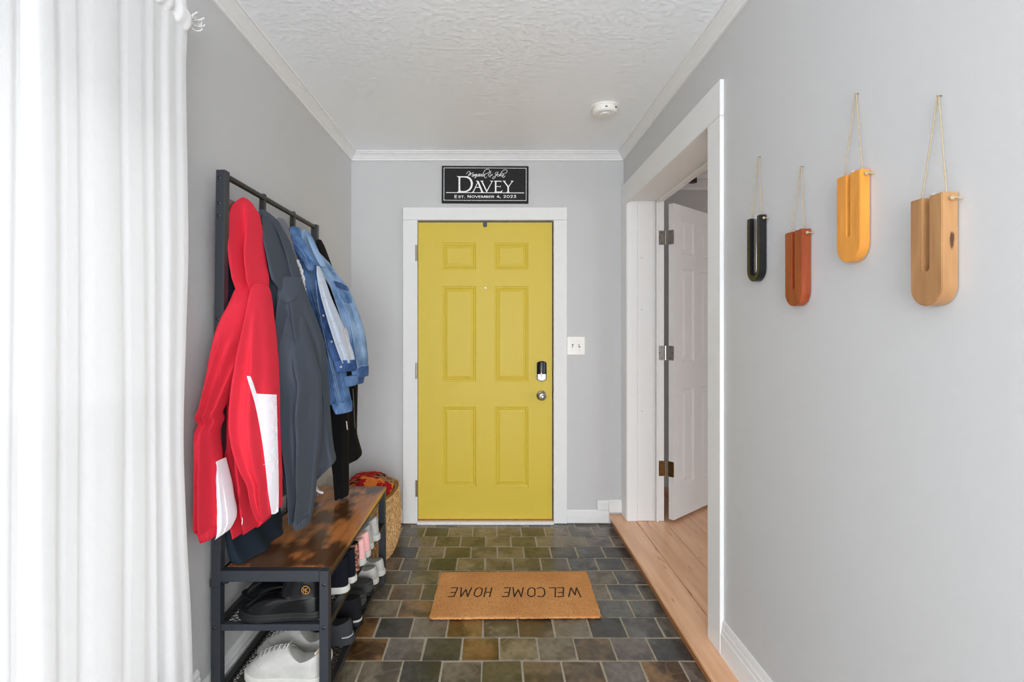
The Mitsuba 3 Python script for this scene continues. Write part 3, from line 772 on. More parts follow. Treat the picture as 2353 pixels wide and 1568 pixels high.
part(k, 'backing', loft_rings([mat_ring(0.006, 0.0035, 0), mat_ring(0.006, 0.0065, 0)]), 'm_mat_back')
part(k, 'pile', loft_rings([mat_ring(0.006, 0.0060, 0), mat_ring(0.001, 0.0065, 0.0012), mat_ring(0.0, 0.0125, 0.0015), mat_ring(0.004, mz, 0.001), mat_ring(0.02, mz + 0.0005, 0.0), mat_ring(0.12, mz + 0.0008, 0.0)]), 'm_coir', 40)
nb = 26000
ab = RNG.uniform(0.004, 0.996, (nb, 2)); edge = RNG.random(nb) < 0.28
ab[edge, 1] = np.where(RNG.random(edge.sum()) < 0.6, RNG.uniform(0, 0.012, edge.sum()), RNG.uniform(0.985, 1.0, edge.sum()))
side = RNG.random(nb) < 0.08; ab[side, 0] = np.where(RNG.random(side.sum()) < 0.5, 0.004, 0.996)
bp = np.array([mat_pt(a, b) for a, b in ab]); lean = RNG.normal(0, 0.0022, (nb, 2)); lean[edge, 1] += np.where(ab[edge, 1] < 0.5, -0.002, 0.002)
w_ = RNG.uniform(-1, 1, (nb, 2)); w_ = w_ / np.linalg.norm(w_, axis=1, keepdims=True) * 0.0007
zb = np.where(edge | side, RNG.uniform(0.007, mz, nb), mz - 0.0005)
v = np.stack([np.c_[bp - w_, zb], np.c_[bp + w_, zb], np.c_[bp + lean, np.minimum(zb + RNG.uniform(0.001, 0.003, nb), mz + 0.0025)]], 1).reshape(-1, 3)
part(k, 'fibre', trimesh.Trimesh(v, np.arange(3 * nb).reshape(-1, 3), process=False), 'm_coir', kind='stuff')
LET = {'W': [[(0, 1), (0.22, 0), (0.42, 0.8), (0.68, 0), (0.95, 1)]], 'E': [[(0.55, 1), (0.1, 0.97), (0.0, 0), (0.5, 0.02)], [(0.05, 0.52), (0.42, 0.54)]], 'L': [[(0.08, 1), (0.0, 0), (0.5, 0.03)]], 'C': [[(0.6, 0.93), (0.3, 1), (0.02, 0.6), (0.1, 0.12), (0.36, 0), (0.6, 0.08)]],
       'O': [[(0.34, 1), (0.05, 0.75), (0.05, 0.25), (0.3, 0), (0.6, 0.25), (0.62, 0.72), (0.34, 1)]], 'M': [[(0, 0), (0.14, 1), (0.4, 0.2), (0.68, 1), (0.84, 0)]], 'H': [[(0.05, 1), (0, 0)], [(0.5, 1), (0.46, 0)], [(0.02, 0.5), (0.48, 0.52)]]}
widths = {'W': 0.95, 'E': 0.55, 'L': 0.5, 'C': 0.6, 'O': 0.66, 'M': 0.84, 'H': 0.52}
# centres (pixel column) of the letters in the photograph; the word is read from the door side, so it runs from right to left and upside down
spots = [('W', 1319), ('E', 1288), ('L', 1270), ('C', 1244), ('O', 1221), ('M', 1190), ('E', 1164), ('H', 1121), ('O', 1099), ('M', 1069), ('E', 1041)]
polys = []
DM = F * (EYE - mz) / (1362 - CV); LH = 0.090
for ch, u in spots:
    xc = (u - CU) * DM / F; hw = 0.062
    for st in LET[ch]:
        pts = resample(np.array(st) - [widths[ch] / 2, 0.5], 0.06) if len(st) > 3 and ch in 'OC' else np.array(st) - [widths[ch] / 2, 0.5]
        pts = np.stack([xc - (pts[:, 0] + 0.12 * pts[:, 1]) * hw, DM - pts[:, 1] * LH], 1)
        polys.append(LineString(pts).buffer(0.0031))
lt = prism(unary_union(polys), 0.0011); lt.apply_translation([0, 0, mz + 0.0006])
part(k, 'lettering', lt, 'm_coir_ink', label='dark brown hand-drawn letters WELCOME HOME')

# ------------------------------------------------------------------ hanging vases
def vase(color, m, y0, y1, xf, ztop, zbot, slot, zslot, nail, side_clr):
    w, th = y1 - y0, XR - 0.002 - xf; yc = (y0 + y1) / 2; H = ztop - zbot; r = w / 2
    key = thing('hanging_vase', f'{color}', 'wall vase', 'U-shaped hanging vases on the right wall')
    U = unary_union([sbox(-r, zbot + r, r, ztop), Point(0, zbot + r).buffer(r, 32)])
    s = slot / 2
    U = U.difference(unary_union([sbox(-s, zslot + s, s, ztop + 1), Point(0, zslot + s).buffer(s, 12)]))
    U = U.buffer(-0.0015).buffer(0.0015)
    b = prism(U.buffer(-0.0015, join_style=2), th); b2 = prism(U, th - 0.003)
    out = []
    for mm, off in ((b, 0.0), (b2, 0.0015)):
        v = mm.vertices.copy(); mm.vertices = np.stack([xf + off + v[:, 2], yc + v[:, 0], v[:, 1]], 1); trimesh.repair.fix_normals(mm); out.append(mm)
    part(key, 'body', cat(out), m, 35)
    # test tube in the slot
    xm, rt = xf + th / 2, min(s * 0.9, 0.0075)
    tb = lathe([(0.0, zslot + 0.006), (rt * 0.7, zslot + 0.008), (rt, zslot + 0.014), (rt, ztop + 0.004), (rt * 1.12, ztop + 0.005), (rt * 1.12, ztop + 0.0065), (rt * 0.85, ztop + 0.0065), (rt * 0.85, zslot + 0.015), (rt * 0.6, zslot + 0.010), (0, zslot + 0.009)], 20)
    part(key, 'test_tube', move(tb, xm, yc, 0), 'm_glass_solid', 40)
    # cord: up from each side hole to the nail, knots outside
    hz = ztop - 0.012; np_ = np.array([XR - 0.008, nail[0], nail[1]])
    cord = []
    for sgn in (-1, 1):
        p0 = np.array([xm, yc + sgn * (r * 0.78), ztop - 0.001])
        pts = [p0, p0 + (np_ - p0) * 0.5 + [0, sgn * 0.001, -0.004], np_ + [0, sgn * 0.0012, 0]]
        cord.append(tube(pts, 0.0012, 6, 0.006))
        kn = np.array([xm, yc + sgn * (r + 0.002), hz]); cord.append(tube([kn + [0, -sgn * 0.004, 0], kn, kn + [0.002, sgn * 0.006, -0.001]], 0.0022, 8))
    ball = trimesh.creation.icosphere(2, 0.0045); ball.apply_translation([xm, yc - r - 0.004, hz]); cord.append(ball)
    cord.append(tube([(xm, yc - r - 0.004, hz), (xm + 0.005, yc - r - 0.010, hz - 0.001), (xm + 0.011, yc - r - 0.014, hz - 0.004)], [0.0016, 0.0018, 0.0026], 6))
    part(key, 'cord', cat(cord), 'm_jute', 60)
    part(key, 'nail', cyl((XR + 0.004, nail[0], nail[1]), (XR - 0.010, nail[0], nail[1]), 0.0011, 8), 'm_nickel')
    return key


scene['m_glass_solid'] = {'type': 'thindielectric', 'int_ior': 1.45}
vase('small black U-shaped hanging vase nearest the doorway casing', 'm_vase_black', 1.7108, 1.797, 0.8764, 1.709, 1.493, 0.046, 1.512, (1.752, 1.912), None)
vase('reddish-brown stained wood U-shaped hanging vase, lower neighbour of the black one', 'm_vase_brown', 1.4722, 1.5563, 0.8723, 1.617, 1.400, 0.012, 1.448, (1.511, 1.804), None)
vase('amber-yellow wood U-shaped hanging vase, hung high', 'm_vase_amber', 1.2416, 1.326, 0.8745, 1.715, 1.498, 0.012, 1.560, (1.283, 1.912), None)
vase('natural light oak U-shaped hanging vase with a dark knot, hung lowest and closest', 'm_vase_oak', 1.0067, 1.083, 0.8670, 1.598, 1.380, 0.0155, 1.449, (1.046, 1.801), None)
# ------------------------------------------------------------------ shoe rack with bench and coat rail
RX0, RX1, RY0, RY1, ZBN = -0.963, -0.560, 1.786, 2.755, 0.504
rk = thing('hall_tree', 'black metal shoe bench with a rustic brown seat board and an upright coat rail', 'coat rack')
PW = 0.032


def tilt_up(m):
    """The uprights stand a little away from the wall at the top."""
    z = m.vertices[:, 2]; m.vertices[:, 0] += np.maximum(0, z - 0.45) * 0.0125; return m


def post(x0, y0, z0, z1, w=PW, d=PW):
    m = box(x0, x0 + w, y0, y0 + d, z0, z1, 0.002); return m


LEGS = []
for yy in (RY0, RY1 - PW):
    hi = 1.879
    up = cat([box(RX0, RX0 + PW, yy, yy + PW, a, b, 0.0015) for a, b in ((0.0, 0.45), (0.4501, hi))])
    u = part(rk, 'upright', tilt_up(up), 'm_iron')
    near = yy == RY0
    lg = part(rk, 'front_leg', post(RX1 - PW, yy, 0.0, ZBN if near else ZBN - 0.0185), 'm_iron')
    part(rk, 'end_bar', box(RX0 + PW, RX1 - PW, yy + 0.001, yy + PW - 0.001, ZBN - 0.037, ZBN + 0.001 if near else ZBN - 0.0185, 0.0015), 'm_iron')
    part(rk, 'end_bar', box(RX0 + PW, RX1 - PW, yy + 0.004, yy + 0.026, 0.298, 0.320, 0.001), 'm_iron')
    part(rk, 'end_bar', box(RX0 + PW, RX1 - PW, yy + 0.004, yy + 0.026, 0.062, 0.084, 0.001), 'm_iron')
    sg_ = -1 if yy == RY0 else 1
    yf = yy if yy == RY0 else yy + PW
    sc_ = {u: [], lg: []}
    for z in (1.852, 1.765, 1.722, 1.368, 1.312, 0.310, 0.073):
        x = RX0 + 0.012 + max(0, z - 0.45) * 0.0125
        s_ = move(rot(lathe([(0, 0), (0.0062, 0), (0.0060, 0.0015), (0.004, 0.0028), (0.0026, 0.0030), (0.0024, 0.0016), (0, 0.0016)], 18), 90 if sg_ < 0 else -90, [1, 0, 0]), x, yf, z); sc_[u].append(s_)
    for z in (0.458, 0.310, 0.073):
        s_ = move(rot(lathe([(0, 0), (0.0062, 0), (0.0060, 0.0015), (0.004, 0.0028), (0.0026, 0.0030), (0.0024, 0.0016), (0, 0.0016)], 18), 90 if sg_ < 0 else -90, [1, 0, 0]), RX1 - 0.015, yf, z); sc_[lg].append(s_)
    for own, ss in sc_.items():
        for s_ in ss:
            part(own, 'screw', s_, 'm_iron_dark', 30)
for x0, x1 in ((RX1 - 0.024, RX1 - 0.002), (RX0 + 0.006, RX0 + 0.028)):
    for z0, z1 in ((0.298, 0.320), (0.062, 0.084)):
        part(rk, 'shelf_rail', box(x0, x1, RY0 + PW, RY1 - PW, z0, z1, 0.001), 'm_iron_dark')
part(rk, 'seat_board', box(RX0 + 0.036, RX1 + 0.001, RY0 + 0.0335, RY1 + 0.001, ZBN - 0.018, ZBN - 0.001, 0.0012), 'm_rustic', label='rustic brown wood-look seat board with dark burnt patches')
part(rk, 'seat_frame', cat([box(RX1 - 0.028, RX1 - 0.004, RY0 + PW, RY1 - PW, ZBN - 0.037, ZBN - 0.019, 0.001), box(RX0 + 0.004, RX0 + 0.030, RY0 + PW, RY1 - PW, ZBN - 0.037, ZBN - 0.019, 0.001)]), 'm_iron_dark')
for q in ((RX0 - 0.006, RX0 + 0.001, RY0 + 0.004, RY0 + 0.02, 0.448, 0.474, 0.001), (RX0 + 0.034, RX0 + 0.052, RY0 + 0.01, RY0 + 0.03, 0.456, 0.4665, 0.001)):
    part(rk, 'corner_bracket', box(*q), 'm_iron_dark')
for z in (0.316, 0.080):                                         # expanded metal shelves
    st_ = []
    X0, X1, Y0, Y1 = RX0 + 0.028, RX1 - 0.024, RY0 + 0.026, RY1 - 0.026
    rect = sbox(X0, Y0, X1, Y1); dx, dy = 0.030, 0.024
    for sgn in (1, -1):
        d = np.array([dx / 2, sgn * dy / 2])
        for q in np.arange(-40, 40):
            c = np.array([(X0 + X1) / 2, (Y0 + Y1) / 2]) + np.array([q * dx, 0])
            ln = LineString([c - d * 80, c + d * 80]).intersection(rect)
            if ln.is_empty or ln.length < 0.01: continue
            (xa, ya), (xb, yb) = ln.coords[0], ln.coords[-1]
            n_ = np.array([-(yb - ya), xb - xa]); n_ = n_ / np.linalg.norm(n_) * 0.0011
            lo = np.array([[xa - n_[0], ya - n_[1], z], [xa + n_[0], ya + n_[1], z], [xb + n_[0], yb + n_[1], z], [xb - n_[0], yb - n_[1], z]])
            v = np.vstack([lo, lo + [0, 0, 0.0022]])
            st_.append(trimesh.Trimesh(v, [[0, 2, 1], [0, 3, 2], [4, 5, 6], [4, 6, 7], [0, 1, 5], [0, 5, 4], [1, 2, 6], [1, 6, 5], [2, 3, 7], [2, 7, 6], [3, 0, 4], [3, 4, 7]], process=False))
    part(rk, 'mesh_shelf', cat(st_), 'm_iron_dark', kind='stuff', label='black expanded metal mesh shelf')
ZR = 1.866
part(rk, 'top_rail', cyl((RX0 + 0.034, RY0 + PW - 0.002, ZR), (RX0 + 0.034, RY1 - PW + 0.002, ZR), 0.0105, 20), 'm_iron_dark', 40)
for yy in (2.115, 2.435):
    part(rk, 'hook_bar', tilt_up(cat([box(RX0 + 0.002, RX0 + 0.022, yy, yy + 0.02, 0.4501, 1.882, 0.001)])), 'm_iron_dark')
zb0, zb1 = 1.705, 1.797
part(rk, 'hook_board', tilt_up(box(RX0 - 0.004, RX0 + 0.011, RY0 + PW, RY1 - PW, zb0, zb1, 0.001)), 'm_board_back', label='greyish brown wood board under the rail')
part(rk, 'hook_board', tilt_up(box(RX0 - 0.004, RX0 + 0.011, RY0 + PW, RY1 - PW, 1.300, 1.390, 0.001)), 'm_board_back')
for yy in (1.95, 2.12, 2.27, 2.44, 2.58):
    xh = RX0 + 0.027
    part(rk, 'coat_hook', tube([(xh, yy, 1.79), (xh, yy, 1.73), (xh + 0.012, yy, 1.705), (xh + 0.032, yy, 1.71), (xh + 0.04, yy, 1.735)], 0.004, 8, 0.008), 'm_iron_dark', 60)


# ------------------------------------------------------------------ garments: lofts of folded cloth
def drape(rows, p=2.3, n=84, m=90, folds=(), wrinkle=0.006, seed=0, hem=0.0, gather=None, fs=16.0, env=True):
    """A hanging tube of cloth. rows: (pixel row, left pixel, right pixel, depth of the left edge, of the right edge, half thickness), traced from the photograph and set at their own depth.
    folds: (number of waves across, depth in metres, phase, drift with height, start row, end row)."""
    R = np.array(rows, float); v = R[:, 0]
    q = np.linspace(v[0], v[-1], m); g = [PchipInterpolator(v, R[:, k])(q) for k in range(1, 6)]
    ang = np.arange(n) * 2 * np.pi / n + np.pi / n
    cx = np.sign(np.cos(ang)) * np.abs(np.cos(ang)) ** (2 / p); sy = np.sign(np.sin(ang)) * np.abs(np.sin(ang)) ** (2 / p)
    rings = []
    for i in range(m):
        uL, uR, yL, yR, t = (a[i] for a in g)
        yc = (yL + yR) / 2
        xl, xr = (uL - CU) * yL / F, (uR - CU) * yR / F; z = EYE - (q[i] - CV) * yc / F
        x = (xl + xr) / 2 + (xr - xl) / 2 * cx; y = yc + (yR - yL) / 2 * cx + t * sy
        a = 1 - np.abs(cx) ** 3
        for (k, amp, ph, dr_, v0, v1) in folds:
            e = np.clip((q[i] - v0) / (0.25 * (v1 - v0) + 1e-6), 0, 1) * np.clip((v1 - q[i]) / (0.2 * (v1 - v0) + 1e-6), 0, 1) if v1 < 5000 else min(1, max(0, (q[i] - v0) / 120.0))
            wp = 1.5 * (meshkit.fbm(np.stack([x * 9, np.full(n, z * 5.0), np.full(n, seed + ph)], 1), 2, seed) - 0.5) * 2
            wv = np.cos(np.pi * k * cx + ph + wp + dr_ * (q[i] - v0) / 100)
            y = y + 1.6 * amp * e * a * (wv - 0.25 * wv * wv)
        zz = np.full(n, z)
        if hem and i > m - 14:
            zz = zz + hem * np.sin(cx * 5 + seed) * (i - (m - 14)) / 14
        rings.append(np.stack([x, y, zz], 1))
    Rg = np.array(rings)
    if wrinkle:
        pp = Rg.reshape(-1, 3) * [fs, fs * 0.6, fs * 0.55] + seed * 3.7
        d = (meshkit.fbm(pp, 3, seed) - 0.5) * 2 * wrinkle
        pp2 = Rg.reshape(-1, 3) * [fs * 2.4, fs, fs * 1.6] + seed * 1.7
        d += (meshkit.fbm(pp2, 2, seed + 5) - 0.5) * wrinkle * 0.9
        Rg[:, :, 1] += d.reshape(m, n) * (1 - np.abs(cx) ** 4)
    if gather:                                                   # close gathers at a cuff: (rows from the end, depth, waves)
        k, amp, wv = gather
        for i in range(m - k, m):
            Rg[i, :, 1] += amp * np.cos(np.arange(n) * 2 * np.pi / n * wv + 0.4 * np.sin(i)) * (i - (m - k)) / k
    mesh = loft_rings(list(Rg))
    mesh.grid = Rg
    return mesh


class Front:
    """The camera-side surface of a draped mesh as a depth y(x, z)."""
    def __init__(self, *meshes):
        P = []
        for g in meshes:
            G = g.grid; h = G.shape[1] // 2
            P.append(G[:, h - 1:, :].reshape(-1, 3))
        P = np.vstack(P)
        self.lin, self.near = LinearNDInterpolator(P[:, [0, 2]], P[:, 1]), NearestNDInterpolator(P[:, [0, 2]], P[:, 1])

    def y(self, x, z):
        a = self.lin(x, z); b = self.near(x, z)
        return np.where(np.isnan(a), b, a)

    def px(self, u, v, y0):
        u, v = np.asarray(u, float), np.asarray(v, float)
        Y = y0 + np.linspace(-0.16, 0.16, 81)                     # first crossing along the line of sight
        X = (u[:, None] - CU) * Y / F; Z = EYE - (v[:, None] - CV) * Y / F
        S = self.lin(X, Z); g = Y - S
        hit = np.where(np.isnan(g), False, g >= 0); k = hit.argmax(1); r = np.arange(len(u))
        k0 = np.maximum(k - 1, 0); g1, g0 = g[r, k], np.where(np.isnan(g[r, k0]), 0, g[r, k0])
        t = np.where(k > 0, -g0 / np.where(np.abs(g1 - g0) < 1e-9, 1, g1 - g0), 0); y = Y[k0] + np.clip(t, 0, 1) * (Y[k] - Y[k0])
        ok = hit.any(1) & (k > 0)
        if ok.any() and not ok.all():
            y[~ok] = NearestNDInterpolator(np.c_[u, v][ok], y[ok])(np.c_[u, v][~ok])
        elif not ok.any():
            y = np.full(len(u), float(y0))
        return np.stack([(u - CU) * y / F, y, EYE - (v - CV) * y / F], 1)

    def patch(self, poly, y0, lift=0.002, thick=0.0015, step=4.0):
        """A piece of cloth sewn on the surface; poly in pixels of the photograph."""
        P = Polygon(poly).buffer(0)
        b = P.exterior; ring = np.array([b.interpolate(s).coords[0] for s in np.arange(0, b.length, step)])
        xs, ys = np.meshgrid(np.arange(P.bounds[0], P.bounds[2], step), np.arange(P.bounds[1], P.bounds[3], step))
        inner = P.buffer(-step * 0.6)
        import shapely
        pts = np.c_[xs.ravel(), ys.ravel()]; pts = pts[shapely.contains_xy(inner, pts[:, 0], pts[:, 1])]
        al = np.vstack([ring, pts])
        from scipy.spatial import Delaunay
        tri = Delaunay(al).simplices; c = al[tri].mean(1); tri = tri[shapely.contains_xy(P.buffer(0.3), c[:, 0], c[:, 1])]
        W = self.px(al[:, 0], al[:, 1], y0)
        f, bk = W - [0, lift + thick, 0], W - [0, lift * 0.2 - 0.0005, 0]
        n = len(al); k = len(ring); j = np.arange(k); j2 = (j + 1) % k
        a_ = al[tri]; cr = (a_[:, 1, 0] - a_[:, 0, 0]) * (a_[:, 2, 1] - a_[:, 0, 1]) - (a_[:, 1, 1] - a_[:, 0, 1]) * (a_[:, 2, 0] - a_[:, 0, 0])
        tri = np.where((cr > 0)[:, None], tri, tri[:, ::-1])
        faces = np.vstack([tri, tri[:, ::-1] + n, np.stack([j, j2, j2 + n], 1), np.stack([j, j2 + n, j + n], 1)])
        return trimesh.Trimesh(np.vstack([f, bk]), faces, process=False)

    def seam(self, line, y0, r=0.0012, lift=0.0008, dash=None):
        L = resample(np.array(line, float), 3.0); W = self.px(L[:, 0], L[:, 1], y0) - [0, lift, 0]
        if not dash:
            return tube(W, r, 6)
        return cat([tube(W[i:i + dash], r, 5) for i in range(0, len(W) - dash, dash + 1)])


SM = 55
# --- long dark teal coat hanging along the wall behind the red jacket, its hem lying on the bench
k = thing('dark_coat', 'long dark teal coat hanging behind the red jacket, hem resting on the bench', 'coat')
cw = []
for z, x, ya, yb, t in ((1.705, -0.944, 1.90, 2.06, 0.009), (1.66, -0.943, 1.88, 2.10, 0.011), (1.5, -0.943, 1.86, 2.15, 0.013), (1.2, -0.942, 1.845, 2.19, 0.013), (0.9, -0.941, 1.835, 2.22, 0.014), (0.72, -0.938, 1.83, 2.24, 0.017), (0.58, -0.925, 1.83, 2.24, 0.030), (0.515, -0.905, 1.835, 2.22, 0.048), (0.5045, -0.90, 1.84, 2.20, 0.048)):
    a = np.arange(90) * 2 * np.pi / 90
    yy = (ya + yb) / 2 + (yb - ya) / 2 * np.sign(np.cos(a)) * np.abs(np.cos(a)) ** 0.8
    xx = x + t * np.sign(np.sin(a)) * np.abs(np.sin(a)) ** 0.8 + 0.009 * np.sin(yy * 42 + z * 2) * np.clip((0.9 - z) * 3, 0, 1) * (np.sin(a) > 0)
    cw.append(np.stack([np.maximum(xx, -0.958), yy, np.full(90, z)], 1))
cw = np.array(cw); zq = np.linspace(0, len(cw) - 1, 70)
part(k, 'body', loft_rings(list(PchipInterpolator(np.arange(len(cw)), cw, axis=0)(zq))), 'm_teal', SM)
# --- red hooded jacket
k = thing('red_jacket', 'red hooded jacket with white sleeve panels on the nearest hook', 'jacket')
hood = drape([(456, 560, 570, 1.93, 1.96, 0.010), (462, 553, 577, 1.92, 1.97, 0.022), (475, 541, 587, 1.90, 1.98, 0.032), (486, 534, 594, 1.89, 1.98, 0.038), (505, 534, 598, 1.88, 1.98, 0.044), (540, 531, 602, 1.87, 1.98, 0.05), (600, 533, 610, 1.86, 1.98, 0.05),
              (640, 538, 616, 1.86, 1.97, 0.044), (668, 544, 615, 1.87, 1.96, 0.032), (690, 550, 608, 1.88, 1.95, 0.022), (704, 556, 600, 1.89, 1.94, 0.012)], folds=[(1.6, 0.024, 0.2, 0.25, 462, 690), (3, 0.006, 1.0, 0.3, 500, 690)], seed=1)
part(k, 'hood', hood, 'm_red', SM)
body = drape([(680, 548, 612, 1.890, 1.980, 0.05), (700, 542, 616, 1.890, 1.980, 0.055), (760, 536, 620, 1.870, 1.980, 0.06), (830, 520, 622, 1.850, 1.970, 0.062), (900, 500, 618, 1.830, 1.960, 0.062), (960, 494, 615, 1.830, 1.950, 0.06), (1010, 496, 614, 1.830, 1.950, 0.058),
              (1060, 504, 616, 1.830, 1.950, 0.056), (1120, 519, 619, 1.830, 1.950, 0.054), (1160, 530, 621, 1.840, 1.950, 0.052), (1198, 544, 622, 1.850, 1.950, 0.05), (1209, 548, 615, 1.850, 1.950, 0.046)],
             folds=[(2.6, 0.022, 0.4, 0.35, 760, 9999), (5, 0.008, 0.9, -0.3, 820, 9999)], seed=2, hem=0.004, m=110, n=110)
part(k, 'body', body, 'm_red', SM)
slL = drape([(656, 549, 580, 1.885, 1.93, 0.018), (668, 542, 590, 1.87, 1.93, 0.034), (680, 538, 597, 1.855, 1.93, 0.046), (700, 530, 603, 1.83, 1.92, 0.055), (733, 512, 596, 1.79, 1.90, 0.055), (765, 499, 586, 1.76, 1.88, 0.052), (798, 490, 574, 1.735, 1.85, 0.05), (830, 484, 562, 1.715, 1.82, 0.05), (862, 478, 548, 1.70, 1.79, 0.05), (900, 470, 530, 1.69, 1.77, 0.048),
             (940, 461, 514, 1.675, 1.75, 0.046), (966, 456, 506, 1.67, 1.74, 0.046), (985, 452, 502, 1.66, 1.73, 0.046), (1010, 452, 501, 1.66, 1.73, 0.044), (1060, 451, 506, 1.66, 1.73, 0.044), (1130, 450, 510, 1.66, 1.73, 0.044), (1200, 449, 512, 1.66, 1.73, 0.044), (1212, 451, 511, 1.665, 1.73, 0.042)],
            folds=[(1.6, 0.014, 2.6, 0.2, 980, 9999), (3, 0.008, 0.2, 0.5, 760, 1010)], seed=3, m=110)
# the elbow crease
for i, row in enumerate(slL.grid):
    z = row[:, 2].mean(); e = EYE - (972 - CV) * 1.70 / F
    w_ = math.exp(-((z - e) / 0.016) ** 2); slL.vertices[i * 84:(i + 1) * 84, 1] += 0.018 * w_ * (row[:, 0] > row[:, 0].mean() - 0.02); slL.vertices[i * 84:(i + 1) * 84, 1] -= 0.010 * math.exp(-((z - e - 0.028) / 0.014) ** 2)
part(k, 'sleeve', slL, 'm_red', SM)
part(k, 'cuff', drape([(1210, 452, 511, 1.665, 1.73, 0.042), (1218, 458, 508, 1.67, 1.725, 0.037), (1228, 462, 507, 1.672, 1.725, 0.036), (1237, 466, 500, 1.675, 1.72, 0.033)], m=16, n=120, gather=(13, 0.004, 17), seed=4, wrinkle=0.002), 'm_red', SM, label='gathered elastic cuff')
part(k, 'sleeve_stripe', drape([(1056, 502, 515, 1.715, 1.74, 0.026), (1075, 505, 518, 1.72, 1.745, 0.03), (1100, 505, 524, 1.72, 1.75, 0.034), (1150, 506, 533, 1.72, 1.755, 0.036), (1185, 506, 539, 1.72, 1.76, 0.038), (1200, 506, 538, 1.72, 1.76, 0.037), (1210, 506, 533, 1.72, 1.755, 0.034), (1222, 505, 526, 1.715, 1.745, 0.030), (1231, 504, 512, 1.71, 1.73, 0.026)],
                              folds=[(3, 0.005, 0.4, 0.8, 1060, 9999)], seed=5), 'm_white_cloth', SM, label='white lower sleeve panel')
slR = drape([(652, 588, 612, 1.895, 1.94, 0.016), (664, 582, 617, 1.875, 1.94, 0.032), (682, 579, 619, 1.86, 1.935, 0.044), (715, 574, 622, 1.835, 1.92, 0.052), (755, 567, 626, 1.80, 1.90, 0.058), (800, 558, 629, 1.760, 1.870, 0.064), (840, 551, 632, 1.750, 1.860, 0.066), (870, 545, 634, 1.740, 1.855, 0.066), (905, 540, 636, 1.730, 1.850, 0.066), (960, 537, 637, 1.725, 1.845, 0.064), (1007, 543, 638, 1.725, 1.840, 0.062),
             (1060, 560, 640, 1.730, 1.840, 0.06), (1105, 582, 641, 1.740, 1.840, 0.058), (1130, 586, 641, 1.740, 1.840, 0.058), (1165, 597, 641, 1.745, 1.840, 0.056), (1180, 606, 640, 1.750, 1.840, 0.054)],
            folds=[(2.0, 0.010, 1.3, 0.22, 700, 9999), (4, 0.004, 0.2, 0.4, 860, 9999)], seed=6, m=110, p=3.2, n=110)
part(k, 'sleeve', slR, 'm_red', SM)
fR = Front(slR)
part(k, 'sleeve_panel', fR.patch([(569, 864), (576, 865), (582, 880), (590, 905), (612, 906), (636, 907), (637.5, 986), (640, 1060), (641, 1120), (640.5, 1176), (634, 1180), (626, 1181), (618, 1130), (612, 1070), (607, 1030), (600, 985), (592, 945), (585, 915), (575, 884)], 1.79, 0.006, 0.0015, 2.5), 'm_white_cloth', 40, label='large white side panel of the front sleeve')
part(k, 'yoke_seam', fR.seam([(560, 868), (575, 862), (590, 856), (615, 852), (632, 850)], 1.79, 0.0009, 0.0002), 'm_red', 60)
part(k, 'panel_seam', fR.seam([(607, 1068), (625, 1062), (639, 1066)], 1.79, 0.0006, 0.0072), 'm_white_cloth', 60)
fH = Front(hood)
part(k, 'neck_seam', fH.seam([(543, 677), (556, 672), (572, 668), (590, 676)], 1.88, 0.0016, 0.0015), 'm_red', 60)
fL = Front(slL)
part(k, 'shoulder_seam', fL.seam([(497, 790), (503, 802), (506, 820), (507, 850), (505, 880)], 1.74, 0.0012, 0.0005), 'm_red', 60)
part(k, 'zip', cat([Front(body).seam([(556, 1188), (557, 1196), (556, 1206)], 1.80, 0.002, 0.001)]), 'm_steel', 40)

# --- slate grey hooded sweatshirt
k = thing('grey_hoodie', 'slate grey hooded sweatshirt between the red jacket and the denim jacket', 'sweatshirt')
g1 = drape([(483, 600, 611, 2.09, 2.11, 0.014), (490, 598, 622, 2.08, 2.13, 0.03), (500, 597, 636, 2.06, 2.15, 0.042), (515, 596, 646, 2.05, 2.17, 0.05), (560, 597, 668, 2.04, 2.19, 0.058), (600, 600, 681, 2.03, 2.19, 0.06), (640, 604, 690, 2.04, 2.18, 0.052), (665, 612, 694, 2.06, 2.17, 0.038), (690, 622, 693, 2.09, 2.16, 0.022), (704, 632, 688, 2.10, 2.15, 0.012)],
           folds=[(2.4, 0.036, 2.4, 0.22, 490, 690), (4, 0.008, 0.5, 0.3, 520, 690)], seed=11)
part(k, 'hood', g1, 'm_grey_cloth', SM)
g2 = drape([(590, 602, 650, 2.10, 2.16, 0.04), (700, 612, 668, 2.08, 2.16, 0.05), (800, 624, 674, 2.06, 2.15, 0.05), (900, 632, 674, 2.05, 2.13, 0.05), (1000, 636, 676, 2.05, 2.12, 0.05), (1090, 640, 676, 2.05, 2.12, 0.05), (1124, 643, 672, 2.05, 2.12, 0.048), (1134, 646, 670, 2.05, 2.11, 0.044)],
           folds=[(2, 0.02, 0.5, 0.3, 620, 9999)], seed=12)
part(k, 'sleeve', g2, 'm_grey_cloth', SM)
